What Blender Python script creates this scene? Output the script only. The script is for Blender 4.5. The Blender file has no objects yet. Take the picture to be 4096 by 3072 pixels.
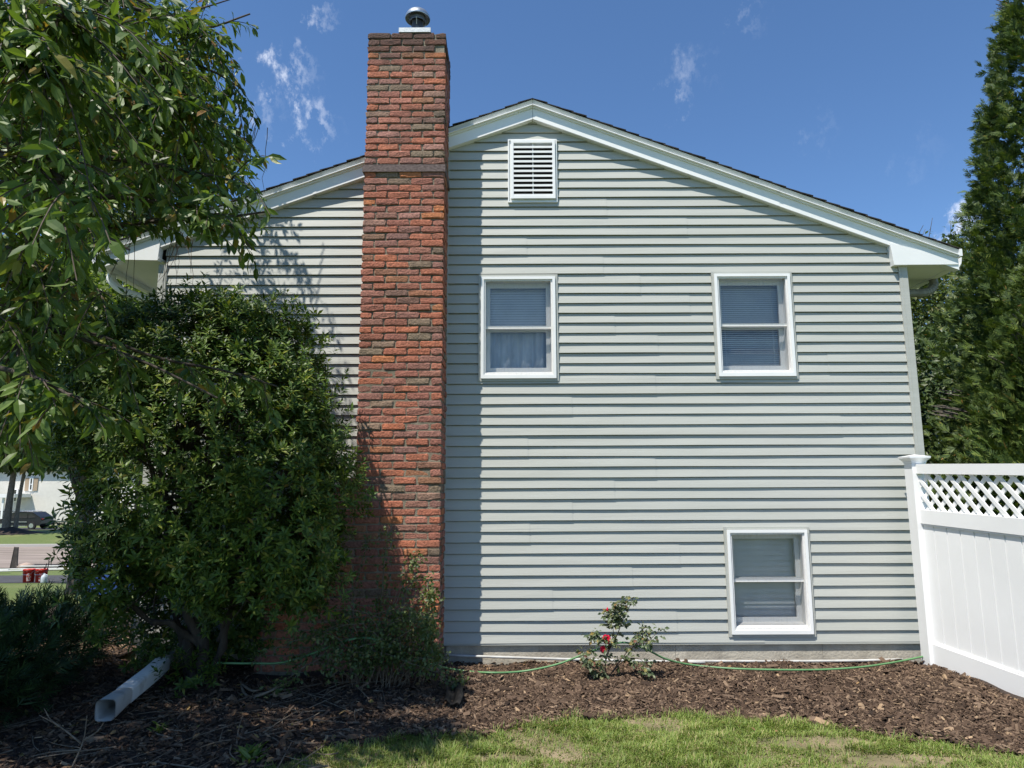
import bpy, math
import numpy as np
from mathutils import Vector, Matrix

R = math.radians
rng = np.random.default_rng(7)
scene = bpy.context.scene
COL = scene.collection

# ------------------------------------------------------------------ camera, sky, sun, exposure
CAM = np.array([0.0, -6.65, 1.56]); PITCH = R(8.7); ROLL = R(0.25); FPX = 2750.0
cam_d = bpy.data.cameras.new('camera'); cam = bpy.data.objects.new('camera', cam_d); COL.objects.link(cam)
cam_d.sensor_fit = 'HORIZONTAL'; cam_d.sensor_width = 36.0; cam_d.lens = FPX / 4096 * 36
cam_d.clip_start = 0.05; cam_d.clip_end = 3000
cam.matrix_world = Matrix.Translation(CAM) @ Matrix.Rotation(R(90) + PITCH, 4, 'X') @ Matrix.Rotation(-ROLL, 4, 'Z')
scene.camera = cam

SUN_EL, SUN_AZ = 62.0, 39.0            # height, and angle from the wall's normal towards the left
SUN = np.array([-math.sin(R(SUN_AZ)) * math.cos(R(SUN_EL)), -math.cos(R(SUN_AZ)) * math.cos(R(SUN_EL)), math.sin(R(SUN_EL))])
sun_d = bpy.data.lights.new('sun', 'SUN'); sun_d.energy = 4.8; sun_d.angle = R(0.53); sun_d.color = (1.0, 0.95, 0.865)
sun_o = bpy.data.objects.new('sun', sun_d); COL.objects.link(sun_o)
sun_o.rotation_euler = Vector(SUN).to_track_quat('Z', 'Y').to_euler(); sun_o.location = (-10, -15, 30)

def ray(x, y):                          # a point of the 2212-wide view of the place -> direction from the eye
    u = (x * 4096 / 2212 - 2048) / FPX; v = (1536 - y * 4096 / 2212) / FPX
    u, v = u * math.cos(ROLL) + v * math.sin(ROLL), v * math.cos(ROLL) - u * math.sin(ROLL)
    return np.array([u, math.cos(PITCH) - v * math.sin(PITCH), math.sin(PITCH) + v * math.cos(PITCH)])
def at(x, y, Y):                        # where that direction meets the plane y = Y
    d = ray(x, y); return CAM + d * ((Y - CAM[1]) / d[1])
def gnd(x, y, z=0.0):
    d = ray(x, y); return CAM + d * ((z - CAM[2]) / d[2])

world = bpy.data.worlds.new('World'); scene.world = world; world.use_nodes = True
def build_world():
    nt = world.node_tree; nt.nodes.clear(); N = nt.nodes.new; L = nt.links.new
    out = N('ShaderNodeOutputWorld'); bg = N('ShaderNodeBackground'); sky = N('ShaderNodeTexSky')
    sky.sky_type = 'NISHITA'; sky.sun_disc = False; sky.sun_elevation = R(SUN_EL); sky.sun_rotation = R(180 + SUN_AZ)
    sky.air_density = 1.0; sky.dust_density = 0.08; sky.ozone_density = 5.0; sky.altitude = 900
    bg.inputs['Strength'].default_value = 0.115
    tc = N('ShaderNodeTexCoord')
    nz = N('ShaderNodeTexNoise'); nz.inputs['Scale'].default_value = 30; nz.inputs['Detail'].default_value = 6; nz.inputs['Roughness'].default_value = 0.66
    nz.inputs['Distortion'].default_value = 0.0
    mp = N('ShaderNodeMapping'); mp.inputs['Scale'].default_value = (1.25, 1, .8); mp.inputs['Rotation'].default_value = (.3, .5, .2)
    L(tc.outputs['Generated'], mp.inputs['Vector']); L(mp.outputs[0], nz.inputs['Vector'])
    wsub = N('ShaderNodeVectorMath'); wsub.operation = 'SUBTRACT'; wsub.inputs[1].default_value = (.5, .5, .5); L(nz.outputs['Color'], wsub.inputs[0])
    wmul = N('ShaderNodeVectorMath'); wmul.operation = 'SCALE'; wmul.inputs['Scale'].default_value = .16; L(wsub.outputs[0], wmul.inputs[0])
    wadd = N('ShaderNodeVectorMath'); wadd.operation = 'ADD'; L(tc.outputs['Generated'], wadd.inputs[0]); L(wmul.outputs[0], wadd.inputs[1])
    total = None
    spots = [(628, 142, .025, .9), (565, 222, .020, .5), (676, 262, .027, .95), (700, 28, .014, .4), (1490, 165, .026, .26), (1475, 215, .015, .34), (1625, 48, .014, .14),
             (1778, 292, .020, .11), (2100, 508, .026, 1.1), (2000, 350, .02, .05), (300, 640, .05, 1.5), (190, 800, .05, 1.4)]
    # the rest of the sky carries the same small fair-weather wisps
    rs = np.random.default_rng(3); dirs = []
    for x, y, r, a in spots:
        d = ray(x, y); dirs.append((d / np.linalg.norm(d), r, a))
    for i in range(6):
        az = rs.uniform(0.6, 5.7); el = rs.uniform(.25, .8)
        dirs.append((np.array([math.sin(az) * math.cos(el), math.cos(az) * math.cos(el), math.sin(el)]), rs.uniform(.02, .05), rs.uniform(.5, 1)))
    for d, r, a in dirs:
        dist = N('ShaderNodeVectorMath'); dist.operation = 'DISTANCE'; dist.inputs[1].default_value = tuple(d); L(wadd.outputs[0], dist.inputs[0])
        mr = N('ShaderNodeMapRange'); mr.interpolation_type = 'SMOOTHSTEP'
        mr.inputs['From Min'].default_value = 0; mr.inputs['From Max'].default_value = r * 1.5; mr.inputs['To Min'].default_value = a; mr.inputs['To Max'].default_value = 0
        L(dist.outputs['Value'], mr.inputs['Value'])
        if total is None: total = mr.outputs[0]
        else:
            m = N('ShaderNodeMath'); m.operation = 'MAXIMUM'; L(total, m.inputs[0]); L(mr.outputs[0], m.inputs[1]); total = m.outputs[0]
    th = N('ShaderNodeMapRange'); th.inputs['From Min'].default_value = .41; th.inputs['From Max'].default_value = .70; L(nz.outputs['Fac'], th.inputs['Value'])
    mul = N('ShaderNodeMath'); mul.operation = 'MULTIPLY'; mul.use_clamp = True; L(th.outputs[0], mul.inputs[0]); L(total, mul.inputs[1])
    mix = N('ShaderNodeMixRGB'); mix.inputs['Color2'].default_value = (7.4, 7.7, 8.4, 1); L(mul.outputs[0], mix.inputs['Fac']); hs = N('ShaderNodeHueSaturation'); hs.inputs['Saturation'].default_value = 1.08; hs.inputs['Value'].default_value = 1.06; L(sky.outputs[0], hs.inputs['Color']); L(hs.outputs[0], mix.inputs['Color1'])
    L(mix.outputs[0], bg.inputs['Color']); L(bg.outputs[0], out.inputs['Surface'])
build_world()
world.cycles.sampling_method = 'MANUAL'; world.cycles.sample_map_resolution = 256
vs = scene.view_settings; vs.view_transform = 'Standard'; vs.look = 'None'; vs.gamma = 1; vs.exposure = 0.52; vs.use_curve_mapping = False
scene.cycles.max_bounces = 6; scene.cycles.diffuse_bounces = 3; scene.cycles.transparent_max_bounces = 8
scene.cycles.use_denoising = True

# ------------------------------------------------------------------ helpers
def norm(a): return a / np.maximum(np.linalg.norm(a, axis=-1, keepdims=True), 1e-9)

def mesh_data(name, V, Fs, mat, smooth=False):
    V = np.asarray(V, np.float32).reshape(-1, 3)
    Fs = [np.asarray(f, np.int32) for f in Fs if len(f)]
    me = bpy.data.meshes.new(name)
    nl = sum(f.size for f in Fs); npoly = sum(len(f) for f in Fs)
    me.vertices.add(len(V)); me.vertices.foreach_set('co', V.ravel())
    me.loops.add(nl); me.loops.foreach_set('vertex_index', np.concatenate([f.ravel() for f in Fs]))
    tot = np.concatenate([np.full(len(f), f.shape[1], np.int32) for f in Fs])
    start = np.concatenate([[0], np.cumsum(tot)[:-1]]).astype(np.int32)
    me.polygons.add(npoly); me.polygons.foreach_set('loop_start', start); me.polygons.foreach_set('loop_total', tot)
    me.polygons.foreach_set('use_smooth', np.full(npoly, bool(smooth)))
    me.update(calc_edges=True); me.validate()
    if mat: me.materials.append(mat)
    return me

def link(name, me, parent=None, loc=None):
    o = bpy.data.objects.new(name, me); COL.objects.link(o)
    if parent is not None: o.parent = parent
    if loc is not None: o.location = loc
    return o

def tag(o, label=None, cat=None, group=None, kind=None):
    if label: o['label'] = label
    if cat: o['category'] = cat
    if group: o['group'] = group
    if kind: o['kind'] = kind
    return o

def empty(name, loc=(0, 0, 0), label=None, cat=None, group=None):
    o = bpy.data.objects.new(name, None); COL.objects.link(o); o.location = loc; o.empty_display_size = .1
    return tag(o, label, cat, group)

class MB:
    """collects simple shapes; build() links them as one mesh object. Coordinates are world; a parent's location is subtracted."""
    def __init__(s): s.V = []; s.F = {3: [], 4: []}; s.n = 0
    def add(s, V, F):
        V = np.asarray(V, float).reshape(-1, 3)
        for f in F:
            f = list(f)
            if len(f) in (3, 4): s.F[len(f)].append([i + s.n for i in f])
            else: s.F.setdefault(len(f), []).append([i + s.n for i in f])
        s.V.append(V); s.n += len(V); return s
    def box(s, a, b):
        x0, y0, z0 = a; x1, y1, z1 = b
        return s.add([(x0, y0, z0), (x1, y0, z0), (x1, y1, z0), (x0, y1, z0), (x0, y0, z1), (x1, y0, z1), (x1, y1, z1), (x0, y1, z1)],
                     [(3, 2, 1, 0), (4, 5, 6, 7), (0, 1, 5, 4), (1, 2, 6, 5), (2, 3, 7, 6), (3, 0, 4, 7)])
    def hexa(s, P):                      # eight corners, same order as box
        return s.add(P, [(3, 2, 1, 0), (4, 5, 6, 7), (0, 1, 5, 4), (1, 2, 6, 5), (2, 3, 7, 6), (3, 0, 4, 7)])
    def prism(s, poly, y0, y1):          # polygon in x, z, counter-clockwise seen from -y
        n = len(poly); V = [(x, y0, z) for x, z in poly] + [(x, y1, z) for x, z in poly]
        F = [tuple(range(n)), tuple(range(2 * n - 1, n - 1, -1))]
        for i in range(n): j = (i + 1) % n; F.append((i, i + n, j + n, j))
        return s.add(V, F)
    def tube(s, P, r, n=8, cap=True):
        P = np.asarray(P, float); m = len(P); r = np.full(m, r) if np.isscalar(r) else np.asarray(r, float)
        T = norm(np.gradient(P, axis=0)); up = np.array([0, 0, 1.]) if abs(T[0, 2]) < .9 else np.array([1., 0, 0])
        U = np.zeros_like(P); u = norm(np.cross(T[0], up))
        for i in range(m):
            u = norm(u - T[i] * (u @ T[i])); U[i] = u
        W = np.cross(T, U); a = np.arange(n) * 2 * math.pi / n
        V = (P[:, None] + r[:, None, None] * (np.cos(a)[None, :, None] * U[:, None] + np.sin(a)[None, :, None] * W[:, None])).reshape(-1, 3)
        F = []
        for i in range(m - 1):
            for j in range(n):
                k = (j + 1) % n; F.append((i * n + j, i * n + k, (i + 1) * n + k, (i + 1) * n + j))
        if cap: F += [tuple(range(n - 1, -1, -1)), tuple((m - 1) * n + j for j in range(n))]
        return s.add(V, F)
    def lathe(s, prof, c, n=24):         # (r, z) pairs about a vertical axis
        a = np.arange(n) * 2 * math.pi / n; V = []
        for r, z in prof: V += [(c[0] + r * math.cos(t), c[1] + r * math.sin(t), c[2] + z) for t in a]
        F = []
        for i in range(len(prof) - 1):
            for j in range(n): k = (j + 1) % n; F.append((i * n + j, i * n + k, (i + 1) * n + k, (i + 1) * n + j))
        return s.add(V, F)
    def build(s, name, mat, parent=None, smooth=False, kind=None, label=None):
        V = np.concatenate(s.V)
        if parent is not None: V = V - np.array(origin(parent))
        Fs = [np.array(v) for v in s.F.values() if len(v)]
        o = link(name, mesh_data(name, V, Fs, mat, smooth), parent)
        return tag(o, label, None, None, kind)

def origin(o):
    p = np.zeros(3)
    while o is not None: p += np.array(o.location); o = o.parent
    return p

def spline(P, n):
    P = np.asarray(P, float); k = len(P)
    Q = np.vstack([2 * P[0] - P[1], P, 2 * P[-1] - P[-2]]); out = []
    for t in np.linspace(0, k - 1 - 1e-6, n):
        i = int(t); f = t - i; a, b, c, d = Q[i:i + 4]
        out.append(.5 * (2 * b + (c - a) * f + (2 * a - 5 * b + 4 * c - d) * f * f + (3 * b - a - 3 * c + d) * f ** 3))
    return np.array(out)

# ------------------------------------------------------------------ materials (procedural)
def nodes(name):
    m = bpy.data.materials.new(name); m.use_nodes = True; nt = m.node_tree
    return m, nt, nt.nodes['Principled BSDF'], nt.nodes.new, nt.links.new

def pmat(name, c1, c2=None, scale=8, rough=.6, bump=0, bscale=60, stretch=(1, 1, 1), metal=0, spec=.5, lo=.35, hi=.65, detail=5, c3=None, s3=1.2, a3=.5):
    m, nt, b, N, L = nodes(name)
    b.inputs['Roughness'].default_value = rough; b.inputs['Metallic'].default_value = metal; b.inputs['Specular IOR Level'].default_value = spec
    g = N('ShaderNodeNewGeometry'); mp = N('ShaderNodeMapping'); mp.inputs['Scale'].default_value = stretch; L(g.outputs['Position'], mp.inputs['Vector'])
    if c2 is None: b.inputs['Base Color'].default_value = (*c1, 1)
    else:
        nz = N('ShaderNodeTexNoise'); nz.inputs['Scale'].default_value = scale; nz.inputs['Detail'].default_value = detail; L(mp.outputs[0], nz.inputs['Vector'])
        mr = N('ShaderNodeMapRange'); mr.inputs['From Min'].default_value = lo; mr.inputs['From Max'].default_value = hi; L(nz.outputs['Fac'], mr.inputs['Value'])
        mx = N('ShaderNodeMixRGB'); mx.inputs['Color1'].default_value = (*c1, 1); mx.inputs['Color2'].default_value = (*c2, 1); L(mr.outputs[0], mx.inputs['Fac'])
        col = mx.outputs[0]
        if c3 is not None:
            n3 = N('ShaderNodeTexNoise'); n3.inputs['Scale'].default_value = s3; n3.inputs['Detail'].default_value = 6; L(mp.outputs[0], n3.inputs['Vector'])
            m3 = N('ShaderNodeMapRange'); m3.inputs['From Min'].default_value = .48; m3.inputs['From Max'].default_value = .7; m3.inputs['To Max'].default_value = a3; L(n3.outputs['Fac'], m3.inputs['Value'])
            x3 = N('ShaderNodeMixRGB'); x3.inputs['Color2'].default_value = (*c3, 1); L(m3.outputs[0], x3.inputs['Fac']); L(col, x3.inputs['Color1']); col = x3.outputs[0]
        L(col, b.inputs['Base Color'])
    if bump:
        nb = N('ShaderNodeTexNoise'); nb.inputs['Scale'].default_value = bscale; nb.inputs['Detail'].default_value = 4; L(mp.outputs[0], nb.inputs['Vector'])
        bp = N('ShaderNodeBump'); bp.inputs['Strength'].default_value = bump; bp.inputs['Distance'].default_value = .01; L(nb.outputs['Fac'], bp.inputs['Height']); L(bp.outputs[0], b.inputs['Normal'])
    return m

def ramp(nt, fac, stops):
    r = nt.nodes.new('ShaderNodeValToRGB'); e = r.color_ramp.elements
    for i, (p, c) in enumerate(stops):
        el = e[i] if i < 2 else e.new(p)
        el.position = p; el.color = (*c, 1)
    nt.links.new(fac, r.inputs[0]); return r.outputs[0]

def leafmat(name, stops, rough=.45, trans=.28, tcol=1.6, spec=.5, per_object=False):
    m, nt, b, N, L = nodes(name)
    g = N('ShaderNodeNewGeometry')
    if per_object: fac = N('ShaderNodeObjectInfo').outputs['Random']
    else: fac = g.outputs['Random Per Island']
    col = ramp(nt, fac, stops)
    nz = N('ShaderNodeTexNoise'); nz.inputs['Scale'].default_value = 1.3; nz.inputs['Detail'].default_value = 2
    hs = N('ShaderNodeHueSaturation'); mr = N('ShaderNodeMapRange'); mr.inputs['To Min'].default_value = .7; mr.inputs['To Max'].default_value = 1.3
    L(g.outputs['Position'], nz.inputs['Vector']); L(nz.outputs['Fac'], mr.inputs['Value']); L(mr.outputs[0], hs.inputs['Value']); L(col, hs.inputs['Color'])
    L(hs.outputs[0], b.inputs['Base Color']); b.inputs['Roughness'].default_value = rough; b.inputs['Specular IOR Level'].default_value = spec
    if trans:
        t = N('ShaderNodeBsdfTranslucent'); k = N('ShaderNodeMixRGB'); k.blend_type = 'MULTIPLY'; k.inputs['Fac'].default_value = 1; k.inputs['Color2'].default_value = (1.25 * tcol, 1.3 * tcol, .5 * tcol, 1)
        L(hs.outputs[0], k.inputs['Color1']); L(k.outputs[0], t.inputs['Color'])
        ms = N('ShaderNodeMixShader'); ms.inputs[0].default_value = trans; L(b.outputs[0], ms.inputs[1]); L(t.outputs[0], ms.inputs[2])
        L(ms.outputs[0], nt.nodes['Material Output'].inputs['Surface'])
    return m

def islandmat(name, stops, rough=.8, bump=.0, bscale=80, per_object=False, c3=None, s3=3, a3=.5, fine=.0, spec=.3, soot=0):
    m, nt, b, N, L = nodes(name)
    g = N('ShaderNodeNewGeometry')
    fac = N('ShaderNodeObjectInfo').outputs['Random'] if per_object else g.outputs['Random Per Island']
    col = ramp(nt, fac, stops)
    if fine:
        nz = N('ShaderNodeTexNoise'); nz.inputs['Scale'].default_value = 45; nz.inputs['Detail'].default_value = 6; nz.inputs['Roughness'].default_value = .7
        mr = N('ShaderNodeMapRange'); mr.inputs['From Min'].default_value = .3; mr.inputs['From Max'].default_value = .7; mr.inputs['To Min'].default_value = 1 - fine; mr.inputs['To Max'].default_value = 1 + fine
        hs = N('ShaderNodeHueSaturation'); L(g.outputs['Position'], nz.inputs['Vector']); L(nz.outputs['Fac'], mr.inputs['Value']); L(mr.outputs[0], hs.inputs['Value']); L(col, hs.inputs['Color']); col = hs.outputs[0]
    if c3 is not None:
        n3 = N('ShaderNodeTexNoise'); n3.inputs['Scale'].default_value = s3; n3.inputs['Detail'].default_value = 7; n3.inputs['Roughness'].default_value = .7; L(g.outputs['Position'], n3.inputs['Vector'])
        m3 = N('ShaderNodeMapRange'); m3.inputs['From Min'].default_value = .52; m3.inputs['From Max'].default_value = .7; m3.inputs['To Max'].default_value = a3; L(n3.outputs['Fac'], m3.inputs['Value'])
        x3 = N('ShaderNodeMixRGB'); x3.inputs['Color2'].default_value = (*c3, 1); L(m3.outputs[0], x3.inputs['Fac']); L(col, x3.inputs['Color1']); col = x3.outputs[0]
    if soot:
        sx = N('ShaderNodeSeparateXYZ'); L(g.outputs['Position'], sx.inputs[0]); ns = N('ShaderNodeTexNoise'); ns.inputs['Scale'].default_value = 7; ns.inputs['Detail'].default_value = 5; L(g.outputs['Position'], ns.inputs['Vector'])
        ma = N('ShaderNodeMath'); ma.operation = 'MULTIPLY_ADD'; ma.inputs[1].default_value = .5; L(ns.outputs['Fac'], ma.inputs[0]); L(sx.outputs['Z'], ma.inputs[2])
        m4 = N('ShaderNodeMapRange'); m4.inputs['From Min'].default_value = soot; m4.inputs['From Max'].default_value = soot + .32; m4.inputs['To Max'].default_value = .8; L(ma.outputs[0], m4.inputs['Value'])
        x4 = N('ShaderNodeMixRGB'); x4.inputs['Color2'].default_value = (.045, .038, .032, 1); L(m4.outputs[0], x4.inputs['Fac']); L(col, x4.inputs['Color1']); col = x4.outputs[0]
    L(col, b.inputs['Base Color']); b.inputs['Roughness'].default_value = rough; b.inputs['Specular IOR Level'].default_value = spec
    if bump:
        nb = N('ShaderNodeTexNoise'); nb.inputs['Scale'].default_value = bscale; nb.inputs['Detail'].default_value = 5; L(g.outputs['Position'], nb.inputs['Vector'])
        bp = N('ShaderNodeBump'); bp.inputs['Strength'].default_value = bump; bp.inputs['Distance'].default_value = .01; L(nb.outputs['Fac'], bp.inputs['Height']); L(bp.outputs[0], b.inputs['Normal'])
    return m

def glassmat():
    m, nt, b, N, L = nodes('window_glass')
    tr = N('ShaderNodeBsdfTransparent'); tr.inputs[0].default_value = (.93, .94, .95, 1)
    gl = N('ShaderNodeBsdfGlossy'); gl.inputs['Roughness'].default_value = .03; gl.inputs[0].default_value = (.85, .85, .85, 1)
    fr = N('ShaderNodeFresnel'); fr.inputs[0].default_value = 1.55
    ad = N('ShaderNodeMath'); ad.operation = 'MULTIPLY_ADD'; ad.inputs[1].default_value = .62; ad.inputs[2].default_value = .02; L(fr.outputs[0], ad.inputs[0])
    ms = N('ShaderNodeMixShader'); L(ad.outputs[0], ms.inputs[0]); L(tr.outputs[0], ms.inputs[1]); L(gl.outputs[0], ms.inputs[2])
    L(ms.outputs[0], nt.nodes['Material Output'].inputs['Surface']); return m

M = {}
M['siding'] = pmat('sage_vinyl', (.405, .412, .374), (.435, .442, .404), 2.2, .5, .12, 25, (.25, 1, 9), spec=.35, c3=(.375, .38, .335), s3=.9, a3=.6)
M['trim'] = pmat('white_aluminium', (.76, .77, .75), (.82, .82, .80), 3, .42, .05, 12, spec=.4)
M['trim_old'] = pmat('white_painted_wood', (.74, .73, .70), (.60, .59, .57), 14, .6, .25, 50, (6, 6, 1), lo=.5, hi=.8)
M['drip'] = pmat('drip_edge_metal', (.56, .575, .57), (.60, .61, .60), 3, .45)
M['vinyl'] = pmat('white_fence_vinyl', (.83, .83, .82), (.79, .79, .78), 2, .38, .03, 10, spec=.45)
M['mortar'] = pmat('mortar', (.27, .23, .17), (.17, .145, .105), 22, .95, .8, 120, c3=(.11, .10, .07), s3=2.5, a3=.7)
BR = [(0, (0.232, 0.100, 0.071)), (.12, (0.371, 0.132, 0.078)), (.28, (0.278, 0.118, 0.089)), (.42, (0.429, 0.147, 0.080)), (.54, (0.232, 0.124, 0.103)), (.66, (0.383, 0.159, 0.112)), (.76, (0.174, 0.104, 0.080)), (.84, (0.464, 0.171, 0.074)), (.91, (0.174, 0.118, 0.085)), (.95, (0.220, 0.165, 0.114)), (1, (0.348, 0.171, 0.137))]
M['brick'] = islandmat('red_brick', BR, .88, .9, 70, True, (.075, .058, .048), 2.6, .62, .42, .25, 5.86)
M['brick_s'] = islandmat('red_brick_rest', BR, .88, .9, 70, False, (.075, .058, .048), 2.6, .62, .42, .25, 5.86)
M['steel'] = pmat('weathered_steel', (.062, .040, .036), (.15, .11, .10), 60, .8, .3, 60, (.6, 1, 1))
M['galv'] = pmat('galvanised_metal', (.50, .53, .55), (.36, .38, .40), 30, .38, .08, 40, metal=.85)
M['galv_dark'] = pmat('sooty_metal', (.30, .31, .32), (.16, .165, .17), 18, .45, .1, 30, metal=.8)
M['galv_plate'] = pmat('zinc_plate', (.50, .53, .54), (.38, .41, .42), 60, .5, .1, 60, metal=.3)
M['shingle'] = islandmat('dark_shingle', [(0, (.022, .021, .022)), (.5, (.035, .033, .032)), (1, (.055, .05, .046))], .95, .8, 150, True)
M['concrete'] = pmat('foundation_concrete', (.47, .43, .35), (.36, .325, .26), 7, .92, .6, 45, c3=(.20, .175, .14), s3=3, a3=.45)
M['dark'] = pmat('dark_interior', (.035, .032, .03), rough=.9)
M['blind'] = pmat('blind', (.80, .80, .78), (.72, .72, .71), 5, .6)
M['curtain'] = pmat('curtain', (.62, .65, .69), (.42, .45, .50), 3.2, .85, stretch=(4, 1, 1))
M['glass'] = glassmat()
M['bark'] = pmat('bark', (.070, .055, .042), (.034, .027, .021), 16, .95, 1, 40, (1, 1, .35))
M['bark_l'] = pmat('grey_bark', (.17, .15, .125), (.085, .072, .058), 14, .95, 1, 40, (1, 1, .35))
M['twig'] = pmat('twig', (.085, .062, .045), (.05, .037, .028), 30, .9)
M['twig_l'] = pmat('dry_twig', (.20, .16, .115), (.12, .09, .06), 30, .9)
M['cherry'] = leafmat('cherry_leaf', [(0, (.035, .070, .014)), (.3, (.075, .125, .024)), (.6, (.100, .155, .030)), (.90, (.115, .17, .04)), (.955, (.19, .19, .035)), (.985, (.24, .17, .045)), (1, (.20, .10, .03))], .42, .32, 1.35, .32)
M['cherry_o'] = leafmat('cherry_leaf_near', [(0, (.035, .070, .014)), (.3, (.075, .125, .024)), (.6, (.100, .155, .030)), (.86, (.115, .17, .04)), (.93, (.19, .19, .035)), (.97, (.24, .17, .045)), (1, (.20, .10, .03))], .42, .32, 1.35, .32, True)
M['pieris'] = leafmat('pieris_leaf', [(0, (.032, .064, .012)), (.4, (.055, .100, .018)), (.75, (.090, .145, .022)), (.92, (.15, .19, .028)), (.985, (.20, .21, .03)), (1, (.22, .15, .04))], .45, .16, 1.4, .28)
M['vine'] = leafmat('vine_leaf', [(0, (.045, .075, .018)), (.6, (.075, .11, .028)), (.93, (.12, .15, .04)), (1, (.22, .17, .05))], .5, .25, 1.5)
M['rose_leaf'] = leafmat('rose_leaf', [(0, (.045, .07, .030)), (.5, (.085, .115, .048)), (.85, (.14, .155, .075)), (.95, (.26, .20, .05)), (1, (.14, .05, .04))], .5, .2, 1.3)
M['petal'] = islandmat('red_petal', [(0, (.42, .004, .022)), (.6, (.62, .010, .045)), (1, (.70, .03, .08))], .5)
M['arbor'] = leafmat('arborvitae_spray', [(0, (.032, .058, .015)), (.5, (.060, .098, .022)), (.85, (.098, .142, .030)), (.99, (.15, .18, .035)), (1, (.30, .16, .05))], .55, .15, 1.4, .3)
M['juniper'] = leafmat('juniper_spray', [(0, (.016, .038, .014)), (.6, (.026, .058, .018)), (1, (.045, .085, .024))], .6, .1, 1.2, .3)
M['bg_leaf'] = leafmat('far_leaf', [(0, (.040, .068, .018)), (.5, (.070, .105, .026)), (.85, (.11, .14, .038)), (1, (.16, .155, .05))], .5, .25, 1.3)
M['bg_leaf_y'] = leafmat('far_leaf_bright', [(0, (.060, .100, .018)), (.5, (.10, .155, .028)), (.9, (.15, .20, .035)), (1, (.20, .20, .05))], .45, .35, 1.5)
M['bg_leaf_d'] = leafmat('far_leaf_dark', [(0, (.028, .050, .013)), (.5, (.045, .078, .018)), (1, (.075, .105, .026))], .5, .2, 1.2)
M['grass'] = leafmat('grass_blade', [(0, (.095, .15, .026)), (.35, (.15, .215, .042)), (.7, (.205, .265, .06)), (.86, (.26, .295, .085)), (.93, (.33, .29, .13)), (1, (.40, .33, .17))], .5, .25, 1.2, .3)
M['mulch'] = islandmat('mulch_chip', [(0, (0.027, 0.016, 0.010)), (.3, (0.056, 0.034, 0.021)), (.6, (0.095, 0.060, 0.039)), (.85, (0.140, 0.093, 0.061)), (.96, (0.213, 0.148, 0.098)), (.99, (0.291, 0.201, 0.121)), (1, (0.381, 0.265, 0.158))], .85, fine=.2)
M['mulch_bed'] = pmat('mulch_soil', (.022, .014, .010), (.050, .032, .023), 60, .95, 1, 130)
M['litter'] = islandmat('dry_leaf', [(0, (.055, .034, .022)), (.4, (.10, .058, .033)), (.75, (.17, .095, .048)), (.92, (.26, .16, .07)), (1, (.22, .20, .05))], .75, fine=.25)
M['soil_lawn'] = pmat('lawn_soil', (.10, .095, .038), (.21, .165, .095), 5, .95, .8, 90, c3=(.31, .24, .15), s3=1.6, a3=.7)
M['lawn_far'] = pmat('lawn', (.085, .125, .026), (.12, .15, .038), 9, .95, 1, 90, c3=(.20, .19, .07), s3=.35, a3=.5)
M['asphalt'] = pmat('asphalt', (.058, .057, .060), (.045, .044, .047), 3, .9, .4, 120)
M['dirt'] = pmat('graded_dirt', (.30, .245, .205), (.20, .16, .13), 1.2, .95, .8, 20, (.25, 1.5, 1), c3=(.10, .075, .06), s3=.9, a3=.55)
M['curb'] = islandmat('granite_kerb', [(0, (.30, .28, .25)), (1, (.42, .40, .37))], .9, .6, 40, True)
M['conduit'] = pmat('grey_white_conduit', (.50, .50, .48), (.40, .39, .36), 9, .5)
M['pipe_w'] = pmat('white_plastic', (.56, .56, .54), (.34, .32, .29), 9, .5, .1, 30, lo=.55, hi=.8)
M['hose'] = pmat('green_hose', (.12, .27, .11), (.09, .21, .08), 10, .42)
M['black'] = pmat('black_plastic', (.008, .008, .009), (.018, .017, .016), 22, .6, .5, 40, spec=.2)
M['red'] = pmat('red_bucket', (.46, .022, .012), (.40, .018, .010), 4, .42)
M['bucket_label'] = pmat('bucket_print', (.62, .52, .48), (.46, .022, .012), 26, .5, lo=.46, hi=.54)
M['jug'] = pmat('clear_plastic', (.52, .57, .62), (.40, .45, .50), 7, .25)
M['rust'] = pmat('rusty_steel', (.17, .095, .060), (.11, .058, .038), 12, .85, .3, 40)
M['dark_steel'] = pmat('dark_steel', (.055, .042, .036), (.03, .024, .022), 10, .7)
M['wood_w'] = pmat('white_board', (.74, .74, .70), (.64, .63, .58), 4, .6)
M['stone'] = pmat('fieldstone', (.40, .30, .24), (.28, .22, .18), 6, .9, .6, 20)
M['tarp'] = pmat('blue_tarp', (.010, .040, .17), (.007, .026, .11), 6, .45, .3, 12)
M['car'] = pmat('grey_car_paint', (.018, .018, .020), rough=.3, spec=.4)
M['car_glass'] = pmat('car_glass', (.02, .025, .028), rough=.06, spec=.8)
M['tyre'] = pmat('tyre', (.018, .018, .018), rough=.85)
M['chrome'] = pmat('bright_metal', (.62, .62, .63), rough=.22, metal=.9)
M['cream'] = pmat('cream_siding', (.66, .63, .56), (.70, .67, .60), 3, .6)
M['tan'] = pmat('tan_shutter', (.36, .27, .18), (.33, .25, .17), 6, .7)
M['gutter'] = pmat('grey_gutter', (.20, .20, .18), (.15, .15, .135), 9, .5)

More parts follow.
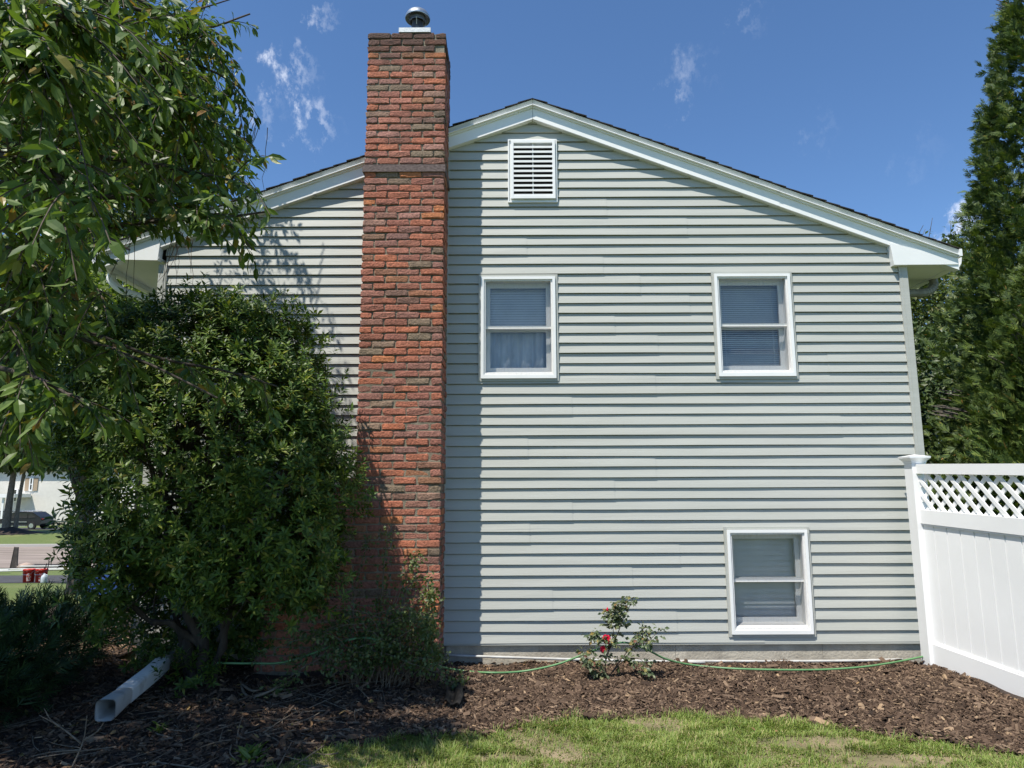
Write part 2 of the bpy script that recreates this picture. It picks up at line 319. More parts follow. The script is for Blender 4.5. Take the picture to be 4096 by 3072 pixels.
# ------------------------------------------------------------------ ground, roads
GY = [-40, 0.5, 4, 9, 13.4, 18, 24, 27, 43, 52, 62, 74, 120, 2500]
GZ = [0, 0, -.15, -.55, -.997, -1.15, -1.75, -2.06, -2.33, -1.85, -2.12, -2.3, -2.6, -2.6]
def gz(y): return np.interp(y, GY, GZ)
def sheet(name, xs, ys, mat, dz=0.0, fn=None, kind='structure', smooth=True):
    X, Y = np.meshgrid(np.asarray(xs, float), np.asarray(ys, float)); Z = gz(Y) + dz
    if fn is not None: Z = Z + fn(X, Y)
    nx, ny = len(xs), len(ys); i = np.arange((nx) * (ny)).reshape(ny, nx)
    F = np.stack([i[:-1, :-1], i[:-1, 1:], i[1:, 1:], i[1:, :-1]], -1).reshape(-1, 4)
    o = link(name, mesh_data(name, np.stack([X, Y, Z], -1), [F], mat, smooth)); return tag(o, kind=kind)
gxs = np.concatenate([np.linspace(-2500, -200, 6), np.linspace(-150, 150, 61), np.linspace(200, 2500, 6)])
gys = np.unique(np.concatenate([np.linspace(-2500, -100, 5), np.linspace(-40, 130, 171), GY, [200, 400, 1000, 2500]]))
sheet('ground', gxs, gys, M['lawn_far'], 0, lambda X, Y: np.where(Y < 3, -.05, 0.0))
sheet('driveway', np.linspace(-40, -5, 20), np.linspace(13.0, 15.7, 10), M['asphalt'], .012)
sheet('dirt_road', np.linspace(-110, 40, 80), np.linspace(26.2, 43, 30), M['dirt'], .015, lambda X, Y: .018 * np.sin(Y * 5.1 + .3 * np.sin(X * .4)) * np.sin(Y * 1.3))
sheet('far_driveway', np.linspace(-75, -30, 20), np.linspace(60, 66, 8), M['asphalt'], .015)
for i in range(9):
    x0 = -62 + i * 6.1
    if i == 3: x0 += .5
    o = MB().box((x0, 43.0, float(gz(43)) - .2), (x0 + 5.6, 43.35, float(gz(43)) + .16 + .03 * math.sin(i * 2))).build('kerb_stone', M['curb']); tag(o, kind='structure')

EX = [-9, -2.0, -1.62, -1.34, -1.15, -.32, .6, 1.25, 2.09, 2.96, 4.2]; EY = [-3.9, -3.6, -3.1, -2.46, -2.19, -1.96, -1.66, -1.62, -1.86, -2.38, -2.95]
def edge(x): return np.interp(x, EX, EY) + .035 * np.sin(x * 7.3) + .025 * np.sin(x * 17.1 + 1)
def bedz(x, y): return .012 + .014 * np.sin(x * 2.3 + 1) * np.sin(y * 3.1) + .012 * np.sin(x * 6.1 + y * 4) + .008 * np.sin(x * 13 - y * 11) - .046 * np.exp(-(np.minimum(y, 0) / .45) ** 2) * (x > -.7) + .022 * np.exp(-((x - 3.1) / .9) ** 2 - ((y + 1.1) / .6) ** 2)
def make_bed():
    xs = np.linspace(-6.5, 3.95, 150); ts = np.linspace(0, 1, 44)
    X = np.repeat(xs[None], 44, 0); top = np.where(xs < -3.7, 3.2, .03)
    Y = edge(xs)[None] + ts[:, None] * (top - edge(xs))[None]; Z = bedz(X, Y)
    Z[0] = -.03
    i = np.arange(150 * 44).reshape(44, 150); F = np.stack([i[:-1, :-1], i[:-1, 1:], i[1:, 1:], i[1:, :-1]], -1).reshape(-1, 4)
    tag(link('mulch_bed', mesh_data('mulch_bed', np.stack([X, Y, Z], -1), [F], M['mulch_bed'], True)), kind='structure')
make_bed()

# ------------------------------------------------------------------ the house
WL, WR = -3.53, 3.955                      # gable wall corners
RX, RZ = .225, 5.53                        # ridge
SR, SL = (5.53 - 3.90) / (4.446 - .225), (5.53 - 3.94) / (4.14 + .225)
LEX, REX = -4.14, 4.446
def roofz(x): return RZ - (SR * (x - RX) if x > RX else SL * (RX - x))
house = empty('house', (0, 0, 0), 'two storey house with sage grey siding, white trim and brick chimney', 'house')
Z0, P_ = .155, .1010
WINS = [(-.329, .458, 2.601, 3.680), (1.993, 2.796, 2.612, 3.699), (1.991, 2.796, .203, 1.199)]
VENT = (-.032, .470, 4.435, 5.119)
HOLES = [(a + .012, b - .012, c + .012, d - .012) for a, b, c, d in WINS] + [(VENT[0] + .03, VENT[1] - .03, VENT[2] + .03, VENT[3] - .03)]
SEAMS = {9: [.142], 11: [.549], 13: [.954], 15: [1.354], 17: [.131], 19: [3.164], 21: [.562], 23: [1.383], 25: [.10, 3.1], 27: [1.42], 29: [1.0], 31: [1.75], 33: [1.265], 35: [.9], 37: [.136], 39: [1.758], 41: [.95],
         1: [1.5], 3: [.35], 5: [1.1], 7: [1.55], -1: [2.3]}

def lap_geo(mb, x0, x1, k, off):
    """one clapboard lap k between x0 and x1, cut round the openings and under the rake"""
    za, zb = Z0 + k * P_, Z0 + (k + 1) * P_ + .004
    if za > RZ - .2: return
    def ydepth(z):
        t = (z - za) / P_
        return (-.0225 + .0195 * min(1, max(0, t)) if t < .9 else -.0050 + .014 * min(1, (t - .9) / .1)) - off
    zs = sorted({za, za + .9 * P_, zb} | {h for w in HOLES for h in w[2:] if za < h < zb})
    for a, b in zip(zs[:-1], zs[1:]):
        mid = (a + b) / 2
        xs = [(x0, x1)]
        for (hx0, hx1, hz0, hz1) in HOLES:
            if hz0 < mid < hz1:
                nx = []
                for p, q in xs:
                    if hx1 <= p or hx0 >= q: nx.append((p, q)); continue
                    if p < hx0: nx.append((p, hx0))
                    if q > hx1: nx.append((hx1, q))
                xs = nx
        for p, q in xs:
            def lim(z): return (RX - (RZ - .12 - z) / SL, RX + (RZ - .12 - z) / SR)
            la, lb = lim(a), lim(b)
            pa, qa, pb, qb = max(p, la[0]), min(q, la[1]), max(p, lb[0]), min(q, lb[1])
            if qa <= pa or qb <= pb: continue
            n = max(2, int((qa - pa) / .3) + 1); V = []
            for (z, l, r) in ((a, pa, qa), (b, pb, qb)):
                xx = np.linspace(l, r, n)
                w = .0008 * np.sin(xx * 3.1 + k * 1.7) + .0006 * np.sin(xx * 7.7 + k * 4.1)
                V += [(x, ydepth(z) + (wv if z == a else 0), z + (.0016 * math.sin(x * 1.9 + k * 2.3) if z == a and a == za else 0)) for x, wv in zip(xx, w)]
            F = [(i, i + 1, i + 1 + n, i + n) for i in range(n - 1)]
            if a == za:                      # the butt: returns to the wall under the lap
                V += [(x, .010, zz + .002) for (x, _, zz) in V[:n]]
                F += [(2 * n + i, 2 * n + i + 1, i + 1, i) for i in range(n - 1)]
            mb.add(V, F)

def siding():
    nlap = int((RZ - Z0) / P_) + 1
    for k0 in range(-1, nlap, 2):
        for (X0, X1, side) in ((-.645, WR - .07, 1), (WL + .06, -1.38, 0)):
            cuts = sorted(SEAMS.get(k0, [])) if side else ([-2.4] if k0 % 6 == 1 else [])
            xs = [X0] + cuts + [X1]
            for j in range(len(xs) - 1):
                za, zb = Z0 + max(k0, 0) * P_, Z0 + (k0 + 2) * P_ + .004
                segs = [(xs[j], xs[j + 1] + (.02 if j < len(xs) - 2 else 0))]
                for hx0, hx1, hz0, hz1 in HOLES:
                    if hz0 <= za + .002 and hz1 >= zb - .002:
                        segs = [q for p in segs for q in ((p[0], min(p[1], hx0)), (max(p[0], hx1), p[1])) if q[1] - q[0] > .005]
                for p, q in segs:
                    mb = MB()
                    for k in (k0, k0 + 1):
                        if k >= 0: lap_geo(mb, p, q, k, .003 * (j % 2 == 0) * (len(xs) > 2))
                    if mb.n: mb.build('siding_panel', M['siding'], house)
    for x, w, s in ((WR, .085, 1), (WL, .085, -1)):      # corner posts
        mb = MB(); a, b = (x - w, x) if s > 0 else (x, x + w); top = 3.80
        mb.box((a, -.030, Z0 - .004), (b, .10, top)); c = a + .022 if s > 0 else b - .028
        mb.box((c, -.0325, Z0), (c + .006, -.028, top)); mb.build('corner_post', M['siding'], house)
    MB().box((-.668, -.026, Z0 - .006), (-.634, .01, 5.06)).build('edge_channel', M['siding'], house)
    MB().box((-1.44, -.026, Z0), (-1.39, .01, 4.75)).build('edge_channel', M['siding'], house)
    mb = MB().prism([(-.66, Z0 - .018), (WR - .02, Z0 - .018), (WR - .02, Z0 + .004), (-.66, Z0 + .004)], -.0215, .01); mb.build('starter_strip', M['siding'], house)
    for s, x in ((-1, WL + .02), (1, WR - .02)):
        mb = MB()
        for k in range(37):
            z = Z0 + k * P_; xo = x + s * .016
            mb.add([(xo, .1, z), (xo, 9.5, z), (x, 9.5, z + P_), (x, .1, z + P_), (x, .1, z), (x, 9.5, z)], [(0, 1, 2, 3), (4, 5, 1, 0)])
        mb.build('side_wall', M['siding'], house)
siding()

def foundation():
    xs = [-.62, 1.50, 2.86, 3.93]
    for a, b in zip(xs[:-1], xs[1:]):
        MB().box((a + .0012, .006, -.3), (b - .0012, .25, Z0 - .002)).build('foundation_block', M['concrete'], house)
    MB().box((-3.5, .03, -.3), (3.92, 9.4, Z0 - .03)).build('foundation', M['concrete'], house)
foundation()

def roof():
    L = 9.8; exp_ = .142
    for s, S, EXx in ((1, SR, REX), (-1, SL, LEX)):
        ln = abs(EXx - RX); n = int(ln * math.sqrt(1 + S * S) / exp_) + 1; c = 1 / math.sqrt(1 + S * S)
        mb = MB(); z = .012
        mb.hexa([(RX, -.06, RZ - .03), (EXx, -.06, roofz(EXx) - .03), (EXx, L, roofz(EXx) - .03), (RX, L, RZ - .03),
                 (RX, -.06, RZ - z), (EXx, -.06, roofz(EXx) - z), (EXx, L, roofz(EXx) - z), (RX, L, RZ - z)] if s > 0 else
                [(EXx, -.06, roofz(EXx) - .03), (RX, -.06, RZ - .03), (RX, L, RZ - .03), (EXx, L, roofz(EXx) - .03),
                 (EXx, -.06, roofz(EXx) - z), (RX, -.06, RZ - z), (RX, L, RZ - z), (EXx, L, roofz(EXx) - z)])
        rf = mb.build('roof', M['shingle'], house)
        for i in range(n):
            x0 = RX + s * i * exp_ * c; x1 = RX + s * min((i + 1) * exp_ * c + .02, ln + .012)
            jut = -.124 + float(rng.uniform(-.008, .008))
            z0a, z1a = roofz(x0) - .004, roofz(x1) + .007 + float(rng.uniform(-.002, .004))
            th = .008
            P = [(x0, jut, z0a - th), (x1, jut, z1a - th), (x1, L, z1a - th), (x0, L, z0a - th), (x0, jut, z0a), (x1, jut, z1a), (x1, L, z1a), (x0, L, z0a)]
            if s < 0: P = [P[1], P[0], P[3], P[2], P[5], P[4], P[7], P[6]]
            MB().hexa(P).build('shingle_course', M['shingle'], rf)
        # rake: fascia board, drip edge, thin lip
        def band(name, top, bot, y0, y1, xa, xb, mat=M['trim'], slant=0):
            p = [(xa, roofz(xa) - bot), (xb, roofz(xb) - bot), (xb, roofz(xb) - top), (xa, roofz(xa) - top)]
            if s < 0: p = [p[1], p[0], p[3], p[2]]
            mb = MB().prism(p, y0, y1)
            if slant: mb.V[0][:2, 1] += slant
            return mb.build(name, mat, house)
        xin = RX + s * .0015
        joint = RX + s * (2.45 if s > 0 else 2.2)
        for a, b, dy in ((xin, joint + s * .03, 0), (joint, EXx, .003)):
            band('rake_board', .066, .206, -.074 + dy, .012, a, b)
            band('drip_edge', .014, .064, -.112 + dy, -.02, a, b, M['drip'], .024)
            band('rake_lip', .064, .072, -.118 + dy, -.05, a, b)
        band('rake_moulding', .072, .088, -.090, -.07, xin, EXx - s * .02)
        x = EXx
        MB().box((x - .012, -.126, roofz(x) - .08), (x + .012, -.02, roofz(x) - .008)).build('rake_cap', M['trim'], house)
    # eave returns (boxed), soffits, gutters
    MB().prism([(3.80, 3.746), (4.435, 3.748), (4.435, roofz(4.435) - .10), (3.775, 3.975)], -.080, 0).build('eave_return', M['trim'], house)
    MB().prism([(-4.13, 3.842), (-3.52, 3.826), (-3.507, 4.05), (-4.13, roofz(-4.13) - .09)], -.080, 0).build('eave_return', M['trim'], house)
    MB().hexa([(WR - .02, -.076, 3.752), (4.43, -.076, 3.752), (4.43, 9.5, 3.752), (WR - .02, 9.5, 3.752), (WR - .02, -.076, 3.77), (4.43, -.076, 3.77), (4.43, 9.5, 3.77), (WR - .02, 9.5, 3.77)]).build('soffit', M['trim'], house)
    MB().box((-4.12, -.076, 3.846), (WL + .02, 9.5, 3.864)).build('soffit', M['trim'], house)
    def gutter(x, s, z):
        prof = [(0, 0), (s * .075, 0), (s * .105, .05), (s * .115, .11), (s * .105, .11), (s * .095, .055), (s * .07, .012), (0, .012)]
        p = [(x + a, z + b) for a, b in prof]
        if s < 0: p = p[::-1]
        return MB().prism(p, .02, 9.5).build('gutter', M['trim'], house)
    gutter(4.432, 1, 3.745); gutter(-4.13, -1, 3.80)
    MB().box((4.424, 0.0, 3.75), (4.436, 9.5, 3.86)).build('eave_fascia', M['trim'], house)
    MB().box((-4.136, 0.0, 3.80), (-4.124, 9.5, 3.9)).build('eave_fascia', M['trim'], house)
    # downspout elbow on the right eave
    p = [(4.49, .42, 3.75), (4.49, .42, 3.69), (4.44, .41, 3.625), (4.34, .40, 3.595), (4.05, .36, 3.575), (4.0, .35, 3.54), (3.995, .35, 3.44), (3.995, .35, .3)]
    q = spline(p, 40); r = np.array([.043 + (.004 if 4 < i < 18 and i % 2 else 0) for i in range(40)])
    MB().tube(q, r, 10).build('downspout', M['gutter'], house)
    p = [(-4.19, .3, 3.80), (-4.19, .3, 3.74), (-4.05, .3, 3.62), (-3.7, .3, 3.5), (-3.60, .3, 3.4), (-3.59, .3, 2.5), (-3.59, .3, .35), (-3.55, .25, .12)]
    MB().tube(spline(p, 30), .042, 10).build('downspout', M['trim'], house)
roof()

def frame_strip(mb, a, b, c, d, w, y0, y1, wb=None):
    """a rectangular ring a..b (x) by c..d (z), strip width w, mitred"""
    wb = w if wb is None else wb
    O = [(a, c), (b, c), (b, d), (a, d)]; I = [(a + w, c + wb), (b - w, c + wb), (b - w, d - w), (a + w, d - w)]
    for i in range(4):
        j = (i + 1) % 4; q = [O[i], O[j], I[j], I[i]]
        mb.prism(q, y0, y1)
    return mb

def window(i, a, b, c, d):
    w = empty('window', ((a + b) / 2, 0, c)); w.parent = house
    w['label'] = ['upper window with a pale curtain beside the chimney', 'upper window with half closed mini blinds', 'lower window with a wide slat blind near the ground'][i]
    frame_strip(MB(), a, b, c, d, .024, -.031, .01).build('trim_channel', M['siding'], w)
    a1, b1, c1, d1 = a + .025, b - .025, c + .026, d - .026
    frame_strip(MB(), a1, b1, c1, d1, .0275, -.047, .02, .036).build('casing', M['trim'], w)
    a2, b2, c2, d2 = a1 + .028, b1 - .028, c1 + .0365, d1 - .028
    frame_strip(MB(), a2, b2, c2, d2, .016, -.034, .09, .020).build('storm_frame', M['trim_old'], w)
    a3, b3, c3, d3 = a2 + .0165, b2 - .0165, c2 + .0205, d2 - .0165
    mid = c3 + (d3 - c3) * .5
    # jamb lining, sill
    frame_strip(MB(), a3 - .004, b3 + .004, c3 - .004, d3 + .004, .010, .0905, .16).build('jamb', M['trim_old'], w)
    MB().hexa([(a3, -.02, c3 - .002), (b3, -.02, c3 - .002), (b3, .10, c3 - .002), (a3, .10, c3 - .002), (a3, -.02, c3 + .004), (b3, -.02, c3 + .004), (b3, .10, c3 + .03), (a3, .10, c3 + .03)]).build('sill', M['trim_old'], w)
    for nm, z0, z1, y in (('upper_sash', mid - .012, d3, .060), ('lower_sash', c3 + .02, mid + .018, .095)):
        sw = .044
        s = frame_strip(MB(), a3, b3, z0, z1, sw, y, y + .03, .05 if nm == 'lower_sash' else .03).build(nm, M['trim_old'], w)
        mb = MB(); mb.add([(a3 + sw - .003, y + .014, z0 + .027), (b3 - sw + .003, y + .014, z0 + .027), (b3 - sw + .003, y + .014, z1 - sw + .003), (a3 + sw - .003, y + .014, z1 - sw + .003)], [(0, 1, 2, 3)])
        mb.build('pane', M['glass'], w)
    MB().box((a3, .000, mid - .016), (b3, .026, mid + .012)).build('meeting_rail', M['trim_old'], w)
    for z0, z1, y in ((c3, mid - .0155, .012), (mid + .0115, d3, -.006)):
        mb = MB(); mb.add([(a3, y, z0), (b3, y, z0), (b3, y, z1), (a3, y, z1)], [(0, 1, 2, 3)]); mb.build('storm_pane', M['glass'], w)
    # room behind
    mb = MB(); Y = .75
    mb.add([(a3, .16, c3), (b3, .16, c3), (b3, .16, d3), (a3, .16, d3), (a3 - .3, Y, c3 - .3), (b3 + .3, Y, c3 - .3), (b3 + .3, Y, d3 + .2), (a3 - .3, Y, d3 + .2)],
           [(4, 5, 6, 7), (0, 4, 7, 3), (5, 1, 2, 6), (0, 1, 5, 4), (7, 6, 2, 3)])
    mb.build('room', M['dark'], w)
    mb = MB()
    if i == 1:
        n = 44; zz = np.linspace(c3 + .05, d3 - .02, n)
        for k, z in enumerate(zz):
            t = 1.05 if z > mid else (.62 + .3 * abs(math.sin(k * .35)))
            h = .0115
            mb.add([(a3 + .02, .150 - h * math.cos(t), z - h * math.sin(t)), (b3 - .02, .150 - h * math.cos(t), z - h * math.sin(t)), (b3 - .02, .150 + h * math.cos(t), z + h * math.sin(t)), (a3 + .02, .150 + h * math.cos(t), z + h * math.sin(t))], [(0, 1, 2, 3)])
        for x in (a3 + .09, b3 - .09): mb.box((x, .135, c3 + .05), (x + .003, .137, d3 - .02))
        mb.build('blind', M['blind'], w)
    elif i == 2:
        n = 16; zz = np.linspace(c3 + .06, d3 - .03, n); st = zz[1] - zz[0]
        for k, z in enumerate(zz):
            mb.add([(a3 + .015, .138, z - st * .52), (b3 - .015, .138, z - st * .52), (b3 - .015, .154, z + st * .52), (a3 + .015, .154, z + st * .52)], [(0, 1, 2, 3)])
        mb.build('blind', M['blind'], w)
    else:
        zz = np.linspace(mid + .0, d3 - .02, 18); st = zz[1] - zz[0]
        for z in zz: mb.add([(a3 + .015, .142, z - st * .5), (b3 - .015, .142, z - st * .5), (b3 - .015, .151, z + st * .5), (a3 + .015, .151, z + st * .5)], [(0, 1, 2, 3)])
        mb.build('blind', M['blind'], w)
        mb = MB(); xs = np.linspace(a3 + .01, b3 - .01, 60)
        f = .19 + .018 * np.sin(xs * 38) + .010 * np.sin(xs * 91 + 1) + .03 * np.exp(-((xs - (a3 + b3) / 2) / .05) ** 2)
        V = [(x, y, c3) for x, y in zip(xs, f)] + [(x, y - .01 * math.sin(x * 30), mid + .02) for x, y in zip(xs, f)]
        mb.add(V, [(k, k + 1, k + 61, k + 60) for k in range(59)]); mb.build('curtain', M['curtain'], w, True)
for i, (a, b, c, d) in enumerate(WINS): window(i, a, b, c, d)

def vent():
    a, b, c, d = VENT; v = empty('gable_vent', ((a + b) / 2, 0, c)); v.parent = house
    frame_strip(MB(), a, b, c, d, .012, -.040, .01).build('outer_flange', M['trim'], v)
    frame_strip(MB(), a + .012, b - .012, c + .012, d - .012, .022, -.026, .01).build('inner_flange', M['trim'], v)
    frame_strip(MB(), a + .03, b - .02, c + .035, d - .02, .028, -.058, .04).build('frame', M['trim'], v)
    x0, x1, z0, z1 = a + .058, b - .048, c + .063, d - .048; n = 11; st = (z1 - z0) / n
    for k in range(n):
        z = z0 + k * st
        MB().hexa([(x0, -.054, z - .004), (x1, -.054, z - .004), (x1, .030, z + .034), (x0, .030, z + .034), (x0, -.054, z + .019), (x1, -.054, z + .019), (x1, .030, z + .040), (x0, .030, z + .040)]).build('louvre', M['trim'], v)
    xm = (x0 + x1) / 2
    MB().box((xm - .005, -.042, z0), (xm + .005, .03, z1)).build('rib', M['trim'], v)
    mb = MB(); mb.box((x0 - .03, .041, z0 - .03), (x1 + .03, .30, z1 + .03)); mb.build('dark_box', M['dark'], v)
vent()

# ------------------------------------------------------------------ chimney
CX0, CX1, CY0, CY1 = -1.407, -.641, -.450, .06
CP = .0692; CTOP = 6.033
chim = empty('chimney', (CX0, CY0, 0)); chim.parent = house; chim['label'] = 'tall weathered red brick chimney with wider base'
def stack_left(z):
    if z < .93: return -2.224
    if z < 1.70: return -2.224 + (z - .93) / .77 * (CX0 + 2.224)
    return CX0
def brick_geo(w, h, dep, seed, j=.0048):
    r = np.random.default_rng(seed); nx, nz = (5, 4) if w > .13 else (4, 4)
    xs = np.linspace(0, 1, nx); zs = np.array([0, .16, .84, 1])
    if nx == 5: xs = np.array([0, .07, .5, .93, 1])
    V = []; idx = {}
    for k, tz in enumerate(zs):
        for i, tx in enumerate(xs):
            e = (i in (0, nx - 1)) + (k in (0, nz - 1))
            y = (.0, .0035, .0075)[e] + r.normal(0, .0011)
            x = tx * w + (r.normal(0, j * .8)); z = tz * h + r.normal(0, j * .55)
            if e == 2: x += .004 * (1 if i == 0 else -1); z += .003 * (1 if k == 0 else -1)
            idx[i, k] = len(V); V.append((x, y, z))
    if r.random() < .42:                    # a chipped corner
        i, k = int(r.choice([0, nx - 1])), int(r.choice([0, nz - 1])); q = list(V[idx[i, k]]); q[0] += .022 * (1 if i == 0 else -1); q[2] += .012 * (1 if k == 0 else -1); q[1] += .018; V[idx[i, k]] = tuple(q)
    F = [(idx[i, k], idx[i + 1, k], idx[i + 1, k + 1], idx[i, k + 1]) for k in range(nz - 1) for i in range(nx - 1)]
    ring = [idx[i, 0] for i in range(nx)] + [idx[nx - 1, k] for k in range(1, nz)] + [idx[i, nz - 1] for i in range(nx - 2, -1, -1)] + [idx[0, k] for k in range(nz - 2, 0, -1)]
    nb = len(V)
    for q in ring: V.append((min(max(V[q][0], .002), w - .002), dep, V[q][2]))
    m = len(ring)
    for t in range(m): u = (t + 1) % m; F.append((ring[u], ring[t], nb + t, nb + u))
    return np.array(V), F

def chimney():
    # mortar core, a stepped shoulder on the left
    mb = MB(); e = .0135
    mb.box((CX0 + e, CY0 + e, 2.7), (CX1 - e, CY1, CTOP - .012)); e = .008
    mb.box((CX0 + e, CY0 + e, 1.0), (CX1 - e, CY1, 2.7)); e = .0085
    for k in range(26):
        z = k * CP
        if z > 1.72: break
        x = stack_left(z + CP / 2)
        mb.box((x + e, CY0 + e, z - (.4 if k == 0 else 0)), (CX1 - e - .0005, CY1 - .001, z + CP - .0004))
    mb.build('mortar', M['mortar'], chim)
    JW = .0125; FULL = .2063; HALF = .0970; H = .0570
    vf = [mesh_data('brick', *((lambda g: (g[0], [np.array(g[1])]))(brick_geo(FULL, H, .095, s))), M['brick']) for s in range(14)]
    vh = [mesh_data('brick', *((lambda g: (g[0], [np.array(g[1])]))(brick_geo(HALF, H, .20, 40 + s))), M['brick']) for s in range(8)]
    rest = MB(); n = int(CTOP / CP); parts = 0
    z_off = CTOP - n * CP
    for k in range(n):
        z = z_off + k * CP + .006
        if 4.555 < z + CP * .5 < 4.645: continue_band = True
        else: continue_band = False
        # front face from the right corner leftwards
        xl = stack_left(z); x = CX1; first = True; odd = k % 2
        while x > xl + .03:
            w = HALF if (first and odd == 0) else FULL
            if x - w < xl - .02: w = HALF if x - HALF > xl - .03 else max(.05, x - xl)
            if xl == CX0 and x - w - xl < .03: w = x - xl - float(rng.uniform(0, .004))
            x0 = x - w; ji = rng.uniform(-.0045, .0055)
            if k == n - 1: ji += .006 if x0 > -1.0 else -.004
            full_ok = abs(w - FULL) < .02; half_ok = abs(w - HALF) < .02
            use = z > .93 and (full_ok or half_ok) and x0 > CX0 - .05 and parts < 300
            missing = (k == n - 3 and x > CX1 - .01 and odd == 0)
            if not continue_band and not missing:
                if use:
                    o = link('brick', (vf if full_ok else vh)[int(rng.integers(14 if full_ok else 8))], chim)
                    o.location = (x0 - CX0, ji, z); o.scale = (w / (FULL if full_ok else HALF), 1, 1)
                    o.rotation_euler = (float(rng.normal(0, .012)), float(rng.normal(0, .006)), float(rng.normal(0, .010))); parts += 1
                else:
                    V, F = brick_geo(w, H, .095, int(rng.integers(1e6))); rest.add(V + np.array([x0, CY0 + ji, z]), F)
            x = x0 - JW; first = False
        # right side face and left side face
        for s in (1, -1):
            if s < 0 and z < 1.72: continue
            y = CY0 + (.20 if odd == 0 else .095) + JW
            if s < 0: y = CY0 + .10 + JW
            while y < CY1 - .03:
                w = min(FULL, CY1 - y); V, F = brick_geo(w, H, .05, int(rng.integers(1e6)))
                if s > 0: W = np.stack([CX1 - V[:, 1] + rng.uniform(-.003, .006), y + V[:, 0], z + V[:, 2]], -1); F2 = F
                else: W = np.stack([CX0 + V[:, 1], y + w - V[:, 0], z + V[:, 2]], -1); F2 = F
                rest.add(W, F2); y += w + JW
    o = rest.build('bricks_beyond', M['brick_s'], chim); o['kind'] = 'stuff'
    # steel strap
    mb = MB(); z0, z1 = 4.565, 4.636
    mb.box((CX0 - .014, CY0 - .016, z0), (CX1 + .012, CY0 + .012, z1)); mb.box((CX1 - .01, CY0 + .0125, z0), (CX1 + .012, CY1, z1)); mb.box((CX0 - .014, CY0 + .0125, z0), (CX0 + .01, CY1, z1))
    mb.build('steel_strap', M['steel'], chim)
    # mortar crown on top
    cap = empty('flue_cap', (-.949, -.26, CTOP)); cap.parent = house; cap['label'] = 'round metal flue cap on a zinc plate above the chimney'
    MB().box((-1.105, -.456, CTOP + .002), (-.791, -.07, CTOP + .05)).build('base_plate', M['galv_plate'], cap)
    c = (-.949, -.26, CTOP + .05)
    MB().lathe([(.056, 0), (.056, .25), (.050, .25), (.050, .0)], c).build('flue_pipe', M['galv_dark'], cap, True)
    MB().lathe([(.060, 0), (.060, .035), (.057, .035)], c).build('pipe_collar', M['galv'], cap, True)
    mb = MB()
    for k in range(4): mb.lathe([(.084 + .004 * (k % 2), .195 + .016 * k), (.084 + .004 * (k % 2), .195 + .016 * k + .0155)], c)
    mb.lathe([(.080, .259), (.080, .195), (.084, .195)], c); mb.build('wind_band', M['galv_dark'], cap, True)
    MB().lathe([(.126, .232), (.129, .240), (.124, .262), (.104, .296), (.066, .318), (.0, .328), (.0, .322), (.064, .312), (.101, .290), (.120, .258), (.122, .237), (.126, .232)], c, 32).build('dome', M['galv'], cap, True)
    mb = MB()
    for t in (0.5, 2.6, 4.7):
        p = np.array([.058 * math.cos(t), .058 * math.sin(t), .14]); q = np.array([.086 * math.cos(t), .086 * math.sin(t), .205])
        mb.tube([np.array(c) + p, np.array(c) + q], .005, 5)
    mb.build('bracket', M['galv'], cap)
chimney()

